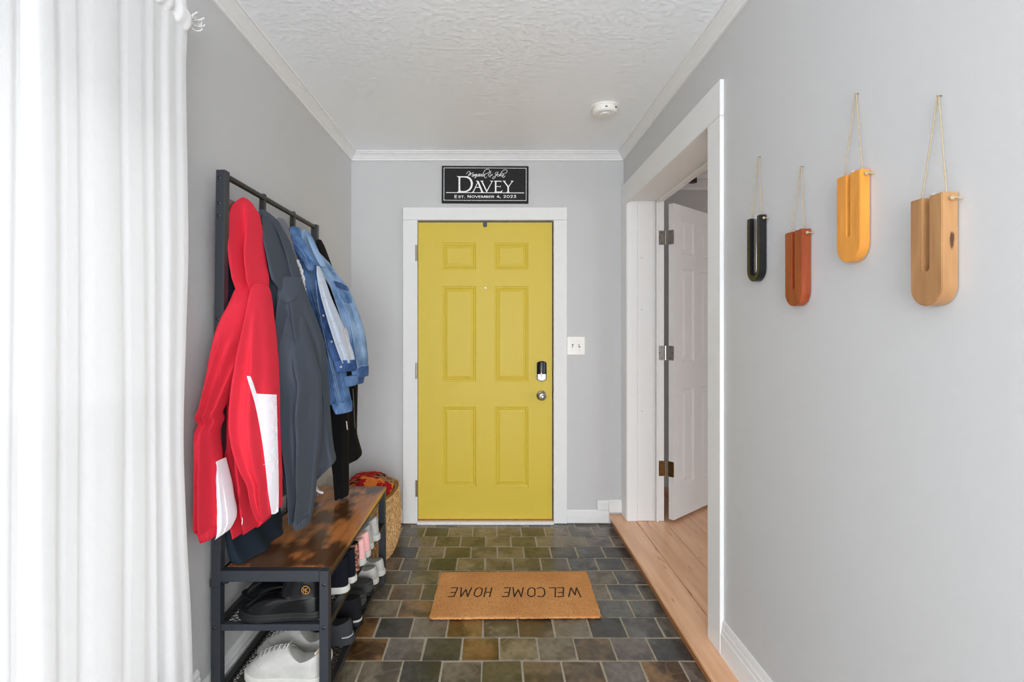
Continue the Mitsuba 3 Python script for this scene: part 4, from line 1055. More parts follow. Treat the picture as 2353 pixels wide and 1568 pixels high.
g3 = drape([(636, 654, 690, 2.10, 2.16, 0.018), (650, 645, 696, 2.085, 2.165, 0.036), (668, 640, 701, 2.075, 2.175, 0.05), (700, 638, 712, 2.07, 2.19, 0.062), (740, 636, 727, 2.05, 2.21, 0.07), (800, 634, 744, 2.04, 2.23, 0.075), (860, 638, 751, 2.04, 2.24, 0.076), (920, 642, 754, 2.05, 2.24, 0.076), (990, 650, 758, 2.06, 2.24, 0.074), (1050, 656, 764, 2.07, 2.24, 0.072), (1072, 660, 769, 2.08, 2.24, 0.07), (1085, 664, 758, 2.08, 2.22, 0.066), (1100, 668, 740, 2.09, 2.19, 0.06), (1112, 672, 726, 2.10, 2.17, 0.054)],
           folds=[(2.2, 0.045, 0.6, 0.14, 680, 9999), (4.3, 0.014, 1.4, -0.2, 800, 9999)], seed=13, m=110, n=110)
part(k, 'body', g3, 'm_grey_cloth', SM)
g4 = drape([(690, 662, 684, 2.12, 2.15, 0.012), (730, 648, 700, 2.07, 2.13, 0.028), (775, 641, 712, 2.02, 2.12, 0.042), (805, 640, 720, 1.99, 2.11, 0.050), (840, 640, 728, 1.970, 2.100, 0.054), (880, 641, 737, 1.960, 2.100, 0.058), (950, 646, 738, 1.960, 2.090, 0.058), (1010, 653, 735, 1.960, 2.080, 0.056), (1088, 664, 727, 1.970, 2.070, 0.05), (1150, 669, 721, 1.970, 2.060, 0.046), (1180, 670, 717, 1.970, 2.050, 0.044), (1190, 672, 716, 1.970, 2.050, 0.043)],
           folds=[(1.8, 0.024, 1.5, 0.2, 780, 9999), (4, 0.005, 0.3, 0.4, 840, 9999)], seed=14, m=100)
part(k, 'sleeve', g4, 'm_grey_cloth', SM)
part(k, 'cuff', drape([(1188, 671, 717, 1.970, 2.050, 0.042), (1198, 675, 714, 1.975, 2.045, 0.037), (1210, 680, 711, 1.980, 2.040, 0.034)], m=14, n=110, gather=(12, 0.0025, 19), seed=15, wrinkle=0.002), 'm_grey_cloth', SM, label='ribbed cuff')
part(k, 'neck_seam', Front(g3).seam([(646, 690), (656, 696), (668, 694), (682, 684), (692, 670), (697, 660)], 2.06, 0.0018, 0.004), 'm_grey_cloth', 60)
part(k, 'armhole_seam', Front(g4).seam([(640, 776), (655, 770), (672, 774), (690, 786)], 2.0, 0.0012, 0.0005), 'm_grey_cloth', 60)
part(k, 'armhole_seam', Front(g4).seam([(708, 950), (712, 920), (722, 895), (735, 880)], 2.0, 0.0011, 0.0005), 'm_grey_cloth', 60)

# --- grey fleece with a pale fur edge, mostly hidden behind the sweatshirt
k = thing('grey_fleece', 'grey fleece with pale fur edge peeking out behind the slate grey sweatshirt', 'jacket')
part(k, 'body', drape([(502, 640, 652, 2.28, 2.31, 0.014), (510, 636, 658, 2.27, 2.33, 0.026), (530, 634, 664, 2.26, 2.34, 0.036), (570, 640, 676, 2.26, 2.35, 0.04), (620, 650, 692, 2.26, 2.36, 0.042), (700, 660, 712, 2.26, 2.37, 0.046), (800, 668, 730, 2.26, 2.38, 0.05), (900, 672, 742, 2.26, 2.38, 0.05), (960, 676, 740, 2.26, 2.36, 0.046)], folds=[(3, 0.012, 0.4, 0.3, 540, 9999)], seed=21), 'm_grey_light', SM)
ft = resample(np.array([at(u, v, y) for u, v, y in ((682, 600, 2.27), (688, 610, 2.265), (693, 625, 2.26), (697, 642, 2.26), (700, 668, 2.26), (704, 700, 2.26))]), 0.006)
part(k, 'fur_edge', tube(ft + RNG.normal(0, 0.0012, ft.shape), 0.007 + RNG.uniform(-0.002, 0.002, len(ft)), 12), 'm_fur', 60, label='pale fur edge')

# --- black coat behind the denim jacket
k = thing('black_coat', 'long black hooded coat on the far hook, one sleeve reaching the bench', 'coat')
b1 = drape([(551, 730, 738, 2.70, 2.72, 0.012), (560, 728, 743, 2.68, 2.73, 0.026), (575, 728, 749, 2.67, 2.74, 0.04), (600, 728, 758, 2.66, 2.75, 0.05), (640, 728, 772, 2.64, 2.76, 0.056), (700, 730, 790, 2.63, 2.77, 0.06), (780, 736, 808, 2.63, 2.78, 0.06), (860, 746, 820, 2.64, 2.78, 0.06), (885, 750, 821, 2.64, 2.78, 0.06), (940, 754, 820, 2.64, 2.77, 0.06), (997, 757, 819, 2.64, 2.76, 0.058), (1030, 759, 826, 2.64, 2.77, 0.058), (1050, 760, 831, 2.64, 2.77, 0.056), (1059, 764, 826, 2.65, 2.76, 0.05), (1067, 770, 808, 2.66, 2.73, 0.045)],
           folds=[(2.2, 0.014, 0.3, 0.2, 700, 9999)], seed=31, m=100)
part(k, 'body', b1, 'm_black_cloth', SM)
b2 = drape([(860, 756, 796, 2.56, 2.62, 0.03), (900, 754, 801, 2.53, 2.61, 0.036), (960, 756, 801, 2.52, 2.60, 0.038), (1040, 760, 801, 2.51, 2.59, 0.038), (1090, 766, 801, 2.51, 2.58, 0.036), (1130, 769, 801, 2.51, 2.57, 0.034), (1143, 770, 800, 2.51, 2.57, 0.033)], folds=[(2, 0.006, 0.2, 0.3, 900, 9999)], seed=32, m=60)
part(k, 'sleeve', b2, 'm_black_cloth', SM)
b3 = Front(b1)
part(k, 'pocket_zip', b3.seam([(811, 894), (813, 930), (815, 975), (816, 985)], 2.60, 0.0016, 0.001), 'm_nickel', 40)
part(k, 'sleeve_tab', Front(b2).patch([(795.2, 968), (797.2, 968), (799.4, 988), (797.4, 988)], 2.5, 0.001, 0.001, 1.0), 'm_white_cloth', label='thin white tab')

# --- denim jacket
k = thing('denim_jacket', 'faded blue denim jacket with pale lining hanging open at the far end of the rail', 'jacket')
r1 = drape([(529, 697, 705, 2.50, 2.53, 0.016), (538, 694, 713, 2.49, 2.55, 0.03), (555, 696, 721, 2.48, 2.57, 0.04), (573, 702, 730, 2.48, 2.59, 0.046), (597, 716, 752, 2.48, 2.61, 0.05), (617, 730, 767, 2.49, 2.62, 0.052), (640, 745, 785, 2.50, 2.63, 0.052), (664, 760, 802, 2.51, 2.64, 0.052), (700, 773, 817, 2.52, 2.64, 0.052), (750, 789, 834, 2.52, 2.64, 0.05), (793, 799, 842, 2.53, 2.64, 0.05), (830, 808, 845, 2.53, 2.63, 0.048), (845, 811, 845, 2.54, 2.63, 0.046)],
           folds=[(2.2, 0.012, 0.9, 0.3, 560, 9999)], seed=41, m=100, wrinkle=0.008)
part(k, 'sleeve', r1, 'm_denim_light', SM)
part(k, 'cuff', drape([(843, 808, 846, 2.53, 2.63, 0.05), (855, 809, 846, 2.53, 2.63, 0.051), (866, 811, 845, 2.535, 2.63, 0.05)], m=12, wrinkle=0.003, seed=42), 'm_denim', SM)
part(k, 'cuff', drape([(864, 818, 838, 2.56, 2.63, 0.036), (872, 818, 836, 2.56, 2.63, 0.036), (882, 820, 834, 2.565, 2.625, 0.034)], m=10, wrinkle=0.003, seed=43), 'm_denim', SM)
l1 = drape([(522, 671, 687, 2.42, 2.45, 0.016), (530, 667, 692, 2.41, 2.47, 0.03), (545, 668, 697, 2.40, 2.48, 0.036), (565, 674, 706, 2.395, 2.485, 0.04), (590, 684, 718, 2.39, 2.49, 0.044), (620, 694, 728, 2.38, 2.49, 0.046), (660, 702, 740, 2.37, 2.49, 0.046), (700, 711, 752, 2.37, 2.49, 0.046), (750, 724, 768, 2.37, 2.48, 0.046), (800, 737, 783, 2.37, 2.47, 0.046), (850, 747, 794, 2.37, 2.46, 0.044), (890, 753, 800, 2.37, 2.46, 0.044), (926, 760, 807, 2.37, 2.45, 0.042)],
           folds=[(2.0, 0.014, 1.8, 0.22, 560, 9999), (4, 0.006, 0.4, 0.4, 620, 9999)], seed=44, m=110, wrinkle=0.008)
part(k, 'sleeve', l1, 'm_denim', SM)
part(k, 'cuff', drape([(924, 762, 808, 2.365, 2.455, 0.044), (936, 766, 809, 2.365, 2.455, 0.044), (948, 772, 809, 2.37, 2.455, 0.042)], m=12, wrinkle=0.004, seed=45), 'm_denim', SM)
ln = drape([(612, 728, 734, 2.35, 2.37, 0.012), (623, 728, 739, 2.345, 2.375, 0.016), (645, 730, 748, 2.34, 2.38, 0.018), (680, 737, 760, 2.34, 2.39, 0.02), (720, 748, 777, 2.34, 2.40, 0.022), (760, 760, 793, 2.34, 2.41, 0.022), (800, 773, 808, 2.345, 2.41, 0.022), (824, 782, 815, 2.35, 2.41, 0.02), (834, 786, 816, 2.35, 2.41, 0.018)], folds=[(2, 0.006, 1.0, 0.3, 640, 9999)], seed=46, wrinkle=0.004)
part(k, 'lining', ln, 'm_lining', SM, label='pale lining of the open front')
fl_ = Front(ln)
part(k, 'pocket_bag', fl_.patch([(789, 755), (793, 752), (798, 757), (802, 772), (806, 795), (810, 818), (806, 824), (803, 812), (797, 790), (792, 770)], 2.34, 0.001, 0.001, 2.0), 'm_lining', 40)
part(k, 'pocket_stitch', fl_.seam([(805, 822), (800, 800), (794, 778), (789, 760), (791, 754), (797, 755), (801, 766)], 2.34, 0.0011, 0.0022), 'm_thread_tan', 60)
for v, u in ((652, 737), (687, 745), (740, 764), (792, 779)):
    part(k, 'buttonhole', fl_.seam([(u - 4, v), (u + 5, v - 3)], 2.34, 0.0010, 0.001), 'm_thread_tan', 60)
pl = drape([(610, 722, 730, 2.345, 2.365, 0.012), (640, 724, 733, 2.34, 2.365, 0.014), (655, 725, 737, 2.335, 2.365, 0.015), (700, 731, 747, 2.335, 2.37, 0.016), (745, 741, 760, 2.335, 2.375, 0.017), (790, 752, 775, 2.335, 2.38, 0.018), (830, 766, 787, 2.34, 2.38, 0.018)], seed=47, wrinkle=0.004, m=60)
part(k, 'placket', pl, 'm_denim_dark', SM, label='dark blue button placket')
fp = Front(pl)
for u, v in ((741.8, 726), (761, 786)):
    p = fp.px(np.array([u]), np.array([v]), 2.33)[0]
    part(k, 'button', move(rot(lathe([(0, 0), (0.007, 0), (0.007, 0.002), (0.0045, 0.0035), (0, 0.0035)], 18), 90, [1, 0, 0]), p[0], p[1] - 0.0005, p[2]), 'm_steel', 30)
wb = drape([(828, 767, 816, 2.325, 2.41, 0.022), (836, 768, 819, 2.325, 2.415, 0.024), (846, 771, 820, 2.33, 2.42, 0.024), (854, 775, 816, 2.33, 2.41, 0.022)], seed=48, wrinkle=0.004, m=24)
part(k, 'waistband', wb, 'm_denim_dark', SM)
p = Front(wb).px(np.array([783.0]), np.array([844.0]), 2.32)[0]
part(k, 'button', move(rot(lathe([(0, 0), (0.007, 0), (0.007, 0.002), (0.0045, 0.0035), (0, 0.0035)], 18), 90, [1, 0, 0]), p[0], p[1] - 0.0005, p[2]), 'm_steel', 30)
part(k, 'waistband', drape([(864, 790, 822, 2.44, 2.52, 0.024), (874, 790, 822, 2.44, 2.52, 0.026), (888, 793, 817, 2.44, 2.51, 0.024)], seed=49, wrinkle=0.004, m=16), 'm_denim', SM)
# collar flaps
cl = drape([(540, 671, 690, 2.385, 2.42, 0.012), (556, 672, 702, 2.37, 2.42, 0.018), (575, 678, 712, 2.36, 2.42, 0.02), (592, 688, 722, 2.355, 2.42, 0.02), (606, 700, 730, 2.35, 2.41, 0.018), (618, 704, 732, 2.35, 2.40, 0.016), (624, 708, 722, 2.35, 2.38, 0.012)], folds=[(3, 0.010, 0.5, 0.8, 545, 9999)], seed=50, wrinkle=0.006)
part(k, 'collar', cl, 'm_denim', SM)
part(k, 'collar', drape([(533, 700, 709, 2.455, 2.47, 0.010), (545, 706, 718, 2.45, 2.475, 0.012), (562, 712, 726, 2.445, 2.475, 0.013), (585, 722, 736, 2.44, 2.47, 0.014), (605, 732, 746, 2.44, 2.47, 0.014), (614, 738, 748, 2.445, 2.465, 0.012)], seed=51, wrinkle=0.004), 'm_denim_light', SM)
fr1 = Front(r1)
part(k, 'chest_pocket', fr1.patch([(767.6, 648), (783, 652), (800, 662), (806, 680), (810, 696), (800, 698), (789.6, 694), (781, 676), (774, 662)], 2.52, 0.002, 0.002, 2.5), 'm_denim', 40)
part(k, 'pocket_flap', fr1.patch([(767, 646), (783, 650), (801, 661), (801, 668), (790, 667), (774, 660)], 2.52, 0.005, 0.002, 2.5), 'm_denim_dark', 40)
st = [fr1.seam(q, 2.52, 0.0007, 0.0006) for q in ([(714, 560), (735, 582), (758, 606)], [(816, 715), (826, 740), (834, 770), (838, 820)], [(812, 846), (828, 842), (844, 840)])]
st += [Front(cl).seam(q, 2.37, 0.0007, 0.0006) for q in ([(673, 556), (690, 572), (706, 600), (712, 620)], [(700, 606), (714, 618), (730, 614)], [(686, 578), (692, 588), (694, 600)])]
st += [Front(l1).seam(q, 2.38, 0.0007, 0.0006) for q in ([(752, 790), (760, 840), (770, 880), (777, 918)], [(755, 790), (764, 840), (774, 880), (782, 920)])]
st += [fp.seam(q, 2.34, 0.0007, 0.0006) for q in ([(726, 645), (730, 690), (739, 740), (752, 800)],)]
for s_ in st:
    part(k, 'stitching', s_, 'm_thread', 60)
# ------------------------------------------------------------------ shoes
def outline(L, W, n=64):
    s = np.array([0, 0.012, 0.04, 0.10, 0.18, 0.32, 0.48, 0.62, 0.74, 0.84, 0.92, 0.965, 0.99, 1.0]); h = np.array([0, 0.30, 0.52, 0.68, 0.74, 0.72, 0.78, 0.92, 1.0, 0.94, 0.76, 0.54, 0.30, 0])
    q = (1 - np.cos(np.linspace(0, np.pi, n // 2 + 1))) / 2
    w = PchipInterpolator(s, h)(q)
    P = np.r_[np.c_[q * L, w * W / 2], np.c_[q[-2:0:-1] * L, -w[-2:0:-1] * W / 2]]
    return P                                                     # heel at 0, toe at index n/2


class Shoe:
    def __init__(self, L=0.27, W=0.084, sole=0.024, collar=0.085, front=0.105, heel=0.095, n=64, cs=0.245, cl=0.185, cw=0.31, sp=1.35, zq=1.9, spring=0.010, nr=22):
        self.n, self.L, self.W, self.sole = n, L, W, sole
        self.O = outline(L, W, n); th = np.arange(n) * 2 * np.pi / n
        self.C = np.c_[cs * L - cl * L * np.cos(th), cw * W * np.sin(th)]
        fr = (1 - np.cos(th)) / 2
        self.cz = collar + (front - collar) * np.clip(fr * 2 - 1, 0, 1) ** 1.5 + (heel - collar) * np.clip(1 - fr * 2, 0, 1) ** 1.5
        self.sz = spring * np.clip((self.O[:, 0] / L - 0.7) / 0.3, 0, 1) ** 2
        self.sp, self.zq, self.nr = sp, zq, nr

    def ring(self, w):
        O = self.O.mean(0) + (self.O - self.O.mean(0)) * 0.975
        f = w ** self.sp; z0 = self.sole - 0.004 + self.sz; P = (1 - f) * O + f * self.C
        bul = 1 + 0.05 * math.sin(math.pi * w)
        P = np.c_[P[:, 0], P[:, 1] * bul]
        return np.c_[P, z0 + (self.cz - z0) * (1 - (1 - w) ** self.zq)]

    def upper(self):
        return loft_rings([self.ring(w) for w in np.linspace(0, 1, self.nr)])

    def lining(self):
        C = self.ring(1.0); c = C.mean(0); out = []
        for k, dz in ((1.02, 0.0005), (1.0, 0.0025), (0.90, 0.002), (0.84, -0.012), (0.80, -0.035), (0.7, -0.05)):
            q = c + (C - c) * [k, k, 1]; q[:, 2] = C[:, 2] + dz if dz > -0.02 else np.minimum(C[:, 2] + dz, c[2] + dz); out.append(q)
        return loft_rings(out)

    def soles(self, flare=1.03, grooves=0.0):
        O = self.O; c = O.mean(0); out = []
        for k, z in ((0.97, 0.0), (1.0, 0.002), (flare, 0.006), (flare, self.sole - 0.004), (1.01, self.sole), (0.97, self.sole + 0.001)):
            w = c + (O - c) * k
            out.append(np.c_[w, z + self.sz * (0.6 + 0.4 * z / self.sole)])
        return loft_rings(out)

    def lace_rows(self, ws, half=5, r=0.0022, lift=0.0025):
        t = []; i0 = self.n // 2
        for j, w in enumerate(ws):
            R = self.ring(w); R2 = self.ring(min(1, w + 0.05))
            a, b = R[i0 - half], R2[i0 + half]
            m_ = (R[i0] + R2[i0]) / 2
            t.append(tube([a + [0, 0, 0.0005], (a + m_) / 2 + [0, 0, lift], m_ + [0, 0, lift * 1.3], (b + m_) / 2 + [0, 0, lift], b + [0, 0, 0.0005]], r, 7, 0.004))
            t.append(tube([R[i0 + half] + [0, 0, 0.0005], (R[i0 + half] + m_) / 2 + [0, 0, lift * 0.6], m_ + [0, 0, lift * 0.7], (R2[i0 - half] + m_) / 2 + [0, 0, lift * 0.6], R2[i0 - half] + [0, 0, 0.0005]], r, 7, 0.004))
        return t

    def band(self, w0, w1, i0, i1, lift=0.0012, k=8):
        """A strip of the upper between ring parameters and outline indices, raised a little."""
        idx = np.arange(i0, i1 + 1) % self.n; c = np.r_[self.O.mean(0), 0.03]
        rows = []
        for w in np.linspace(w0, w1, k):
            R = self.ring(w)[idx]; d = R - c; d /= np.linalg.norm(d, axis=1, keepdims=True); rows.append(R + d * lift)
        G = np.array(rows); inner = G - (G - c) * 0.06
        v = np.vstack([G.reshape(-1, 3), inner.reshape(-1, 3)]); m_, q = len(idx), k; f = []
        off = m_ * q
        for a in range(q - 1):
            for b in range(m_ - 1):
                p = a * m_ + b; f += [[p, p + 1, p + m_ + 1], [p, p + m_ + 1, p + m_], [p + off, p + m_ + 1 + off, p + 1 + off], [p + off, p + m_ + off, p + m_ + 1 + off]]
        edge = list(range(m_)) + [a * m_ + m_ - 1 for a in range(1, q)] + [(q - 1) * m_ + b for b in range(m_ - 2, -1, -1)] + [a * m_ for a in range(q - 2, 0, -1)]
        for a in range(len(edge)):
            p, r = edge[a], edge[(a + 1) % len(edge)]; f += [[p, r + off, r], [p, p + off, r + off]]
        mm = trimesh.Trimesh(v, f, process=False); trimesh.repair.fix_normals(mm); return mm


def put(m, x, y, z, yaw=0.0, roll=0.0):
    """Heel at (x, y, z), toe pointing to the wall (-x) turned by yaw."""
    if roll: rot(m, roll, [1, 0, 0])
    return move(rot(m, 180 + yaw, [0, 0, 1]), x, y, z)


def sneaker(name, label, catg, group, pos, S, mu, ms, ml, lace=None, extras=(), tongue=None, half=5):
    key = thing(name, label, catg, group)
    P = lambda m: put(m, *pos)
    part(key, 'upper', P(S.upper()), mu, 50)
    part(key, 'sole', P(S.soles()), ms, 35)
    part(key, 'collar_lining', P(S.lining()), ml, 50)
    if lace:
        tongue_m = cat([])if False else None
        R = S.ring(1.0)[S.n // 2]
        tg = [np.array([[R[0] + dx, yy, R[2] + dz] for yy in np.linspace(-0.017, 0.017, 7)] + [[R[0] + dx - 0.004, yy, R[2] + dz] for yy in np.linspace(0.017, -0.017, 7)]) for dx, dz in ((0.012, -0.022), (0.002, 0.004), (-0.006, 0.018))]
        part(key, 'tongue', P(loft_rings(tg)), tongue or mu, 40)
        part(key, 'laces', P(cat(S.lace_rows(np.linspace(0.40, 0.9, 6), half=half, r=0.0028, lift=0.0032))), lace, 60)
    for nm, m_, mm, lb in extras:
        part(key, nm, P(m_), mm, 40, label=lb)
    return key


ZM, ZL = 0.3205, 0.0845                                            # tops of the two mesh shelves
# black rubber rain boots with the round gold emblem
def boot(label, pos, emblem):
    key = thing('rain_boot', label, 'boot', 'pair of black rubber rain boots')
    S = Shoe(L=0.282, W=0.084, sole=0.020, collar=0.078, front=0.088, heel=0.078, cs=0.275, cl=0.262, cw=0.40, sp=1.12, zq=2.0, spring=0.012, nr=34)
    P = lambda m: put(m, *pos)
    A = S.ring(1.0); c = A.mean(0); rings = [S.ring(w) for w in np.linspace(0, 0.97, 34)]
    for z, kx, ky, dx in ((0.086, 0.96, 0.97, -0.002), (0.096, 0.925, 0.96, -0.005), (0.108, 0.92, 0.96, -0.006), (0.118, 0.87, 0.97, -0.010), (0.136, 0.845, 1.0, -0.012), (0.150, 0.845, 1.03, -0.012)):
        q = c + (A - c) * [kx, ky, 0]; q[:, 0] += dx; q[:, 2] = z + 0.25 * (A[:, 2] - A[:, 2].mean()); rings.append(q)
    top = rings[-1]
    part(key, 'upper', P(loft_rings(rings)), 'm_rubber', 60)
    ct = top.mean(0)
    part(key, 'top_band', P(loft_rings([ct + (top - ct) * [k_, k_, 1] + [0, 0, dz] for k_, dz in ((1.0, -0.016), (1.035, -0.015), (1.035, 0.001), (1.0, 0.002), (0.92, 0.0015), (0.88, -0.02), (0.8, -0.03))])), 'm_rubber', 40)
    so = S.soles(1.045)
    part(key, 'sole', P(so), 'm_rubber_matt', 35)
    hl = S.O[S.O[:, 0] < 0.085]
    part(key, 'foxing', P(loft_rings([np.c_[S.O.mean(0) + (S.O - S.O.mean(0)) * k_, z + S.sz] for k_, z in ((1.0, 0.017), (1.03, 0.018), (1.03, 0.030), (0.99, 0.032))])), 'm_rubber_matt', 40)
    i0 = 46 if emblem else 18
    if emblem:
        # emblem on the outer side of the shaft, towards the camera
        pc = np.array([pos[0] - 0.046, 0, pos[2] + 0.112])
        ring_ = Point(0, 0).buffer(0.0152, 32).difference(Point(0, 0).buffer(0.0118, 32))
        bars = [LineString(q).buffer(0.0014) for q in ([(-0.0085, -0.007), (-0.0075, 0.006)], [(-0.0075, 0.006), (-0.004, -0.001)], [(-0.004, -0.001), (-0.0005, 0.006)], [(-0.0005, 0.006), (0.0, -0.0115)], [(0.0, 0.0), (0.006, 0.0075)], [(0.0005, 0.0), (0.008, -0.008)])]
        E = facing(unary_union([ring_] + bars), 0.0016, pc[0], pc[2], 0)
        # seat it on the curved upper
        up = scene[key + '__upper']; V = meshkit.WRITTEN[up['filename']][0]
        sel = V[(np.abs(V[:, 0] - pc[0]) < 0.03) & (np.abs(V[:, 2] - pc[2]) < 0.03)]
        E.apply_translation([0, sel[:, 1].min() - 0.0002, 0])
        part(key, 'emblem', E, 'm_gold', label='round rose-gold emblem with the letters MK')
        part(key, 'side_seam', P(tube([S.ring(0.05)[S.n // 2 + 9] * [1, 1.02, 1], S.ring(0.35)[S.n // 2 + 13] * [1, 1.03, 1], S.ring(0.6)[S.n // 2 + 18] * [1, 1.03, 1]], 0.0016, 8, 0.006)), 'm_rubber', 60)
    return key


boot('glossy black rubber rain boot with a round gold emblem, nearest on the middle shelf', (-0.597, 1.838, ZM, 2), True)
boot('black rubber rain boot behind the one with the gold emblem', (-0.640, 1.927, ZM, -2), False)
S_low = Shoe(L=0.255, W=0.080, sole=0.026, collar=0.075, front=0.098, heel=0.088)
S_mid = Shoe(L=0.250, W=0.078, sole=0.026, collar=0.120, front=0.128, heel=0.130, cs=0.235, cl=0.20, cw=0.36)
for i, (y, x, lb) in enumerate(((2.018, -0.553, 'dark navy high shoe with thick white sole, nearer of its pair beside the black boots'), (2.094, -0.545, 'dark navy high shoe with thick white sole, next to the leopard print shoe'))):
    sneaker('navy_shoe', lb, 'shoe', 'pair of dark navy white-soled shoes', (x, y, ZM, 1 - 2 * i), S_mid, 'm_shoe_navy', 'm_sole_white', 'm_shoe_black', None)
S_leo = Shoe(L=0.25, W=0.076, sole=0.010, collar=0.118, front=0.112, heel=0.124, cs=0.235, cl=0.20, cw=0.36)
sneaker('leopard_shoe', 'pink-brown leopard print ankle shoe on the middle shelf', 'shoe', None, (-0.549, 2.172, ZM, 0), S_leo, 'm_leopard', 'm_shoe_black', 'm_shoe_black', None)
for i, (y, x, lb) in enumerate(((2.248, -0.545, 'pink sneaker with white sole, beside the leopard print shoe'), (2.324, -0.543, 'pink sneaker with white sole, beside the white far sneakers'))):
    sneaker('pink_sneaker', lb, 'sneaker', 'pair of pink white-soled sneakers', (x, y, ZM, 2 - 3 * i), Shoe(L=0.24, W=0.077, sole=0.030, collar=0.095, front=0.105, heel=0.110, cs=0.235, cl=0.19, cw=0.33), 'm_shoe_pink', 'm_sole_white', 'm_tan_fabric', 'm_sole_white')
for i, (y, x, lb) in enumerate(((2.404, -0.548, 'white sneaker with grey collar, next to the pink sneakers on the middle shelf'), (2.506, -0.540, 'white sneaker with grey collar at the far end of the middle shelf'))):
    S = Shoe(L=0.262, W=0.084, sole=0.030, collar=0.088, front=0.112, heel=0.112)
    sneaker('white_grey_sneaker', lb, 'sneaker', 'pair of white grey-collared sneakers', (x, y, ZM, -2 + 3 * i), S, 'm_leather_white', 'm_sole_white', 'm_lace_grey', 'm_sole_white', [('heel_tab', S.band(0.45, 0.98, -3, 3, 0.0014), 'm_lace_grey', None)])
# lower shelf
S_w = Shoe(L=0.278, W=0.098, sole=0.030, collar=0.082, front=0.122, heel=0.106, cs=0.235, cl=0.20, cw=0.31, sp=1.3, zq=1.75)
for i, (y, x, yaw, lb) in enumerate(((1.848, -0.602, -5, 'white leather sneaker at the front of the bottom shelf'), (1.968, -0.607, -4, 'white leather sneaker behind the front one on the bottom shelf'))):
    ex = [('throat', S_w.band(0.36, 0.99, 29, 35, 0.0010), 'm_lace_grey', 'grey strip under the laces, the shade of the gaps put into its colour'), ('toe_cap', S_w.band(0.02, 0.30, 24, 40, 0.0012), 'm_leather_white', None), ('eyestay', S_w.band(0.36, 0.97, 24, 28, 0.0016), 'm_leather_white', None), ('eyestay', S_w.band(0.36, 0.97, 36, 40, 0.0016), 'm_leather_white', None),  # throat: grey colour stands for the shade between the laces
          ('heel_patch', S_w.band(0.25, 0.98, -6, 6, 0.0014), 'm_leather_white', None)]
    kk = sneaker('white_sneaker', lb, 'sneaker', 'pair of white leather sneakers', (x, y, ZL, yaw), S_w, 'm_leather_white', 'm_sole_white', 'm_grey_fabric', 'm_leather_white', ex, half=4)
    C = S_w.ring(1.0); tab = [C[(-q) % 64] for q in (4, 2, 0)] ; tab = np.array([C[q % 64] for q in (-5, -3, -1, 0, 1, 3, 5)])
    hp = loft_rings([np.vstack([tab + [0.002, 0, -0.03], (tab + [0.005, 0, -0.03])[::-1]]), np.vstack([tab + [0.002, 0, -0.004], (tab + [0.006, 0, -0.004])[::-1]]), np.vstack([tab + [0.0, 0, 0.010], (tab + [0.004, 0, 0.010])[::-1]])])
    part(kk, 'heel_lining', put(hp, x, y, ZL, yaw), 'm_tan_fabric', 40, label='tan padded heel lining')
    if i == 0:
        sidep = S_w.ring(0.42)[64 // 2 + 13]; 
        q = put(box(sidep[0] - 0.011, sidep[0] + 0.011, sidep[1] - 0.0035, sidep[1] + 0.0035, sidep[2] - 0.003, sidep[2] + 0.003, 0.001), x, y, ZL, yaw)
        part(kk, 'side_label', q, 'm_vase_brown', label='small brown label')
        R1 = [S_w.ring(w_)[i_] for w_, i_ in ((0.32, 37), (0.34, 41), (0.36, 46), (0.42, 52), (0.6, 57))]
        part(kk, 'side_seam', put(tube(np.array(R1) * [1, 1.01, 1] + [0, 0, 0.0005], 0.0011, 6, 0.008), x, y, ZL, yaw), 'm_lace_grey', 60)
S_c = Shoe(L=0.265, W=0.088, sole=0.028, collar=0.078, front=0.105, heel=0.094)
sneaker('charcoal_sneaker', 'charcoal running sneaker right behind the white sneakers, heel out', 'sneaker', None, (-0.552, 2.085, ZL, 2), S_c, 'm_shoe_charcoal', 'm_shoe_charcoal', 'm_shoe_black', 'm_lace_grey',
        [('side_stripe', cat([S_c.band(0.30, 0.36, 44, 58, 0.002, 3), S_c.band(0.12, 0.16, 42, 58, 0.002, 3)]), 'm_lace_grey', None), ('heel_stripe', S_c.band(0.05, 0.10, -8, 8, 0.002, 3), 'm_lace_grey', None)])
S_k = Shoe(L=0.26, W=0.082, sole=0.022, collar=0.112, front=0.118, heel=0.118, cs=0.235, cl=0.19, cw=0.34)
sneaker('black_sneaker', 'black high-top sneaker with white stripes and pale heel edge on the bottom shelf', 'sneaker', None, (-0.548, 2.205, ZL, -2), S_k, 'm_shoe_black', 'm_rubber_matt', 'm_shoe_black', 'm_sole_white',
        [('white_stripe', cat([S_k.band(a, a + 0.09, 49, 60, 0.002, 4) for a in (0.34, 0.52, 0.70)]), 'm_sole_white', 'white side stripes'), ('heel_edge', S_k.band(0.0, 0.07, -7, 7, 0.002, 3), 'm_sole_white', None)])
S_g = Shoe(L=0.25, W=0.092, sole=0.020, collar=0.060, front=0.072, heel=0.064, cw=0.36, cl=0.2)
for i, (y, x, lb) in enumerate(((2.34, -0.565, 'dark grey fuzzy slipper on the bottom shelf, nearer of its pair'), (2.455, -0.560, 'dark grey fuzzy slipper on the bottom shelf, farther of its pair'))):
    sneaker('grey_slipper', lb, 'slipper', 'pair of dark grey slippers', (x, y, ZL, 3 - 5 * i), S_g, 'm_shoe_grey', 'm_rubber_matt', 'm_shoe_grey', None, [('heel_band', S_g.band(0.2, 0.55, -9, 9, 0.006, 5), 'm_shoe_grey', None), ('heel_band', S_g.band(0.7, 1.0, -9, 9, 0.007, 5), 'm_shoe_grey', None)])
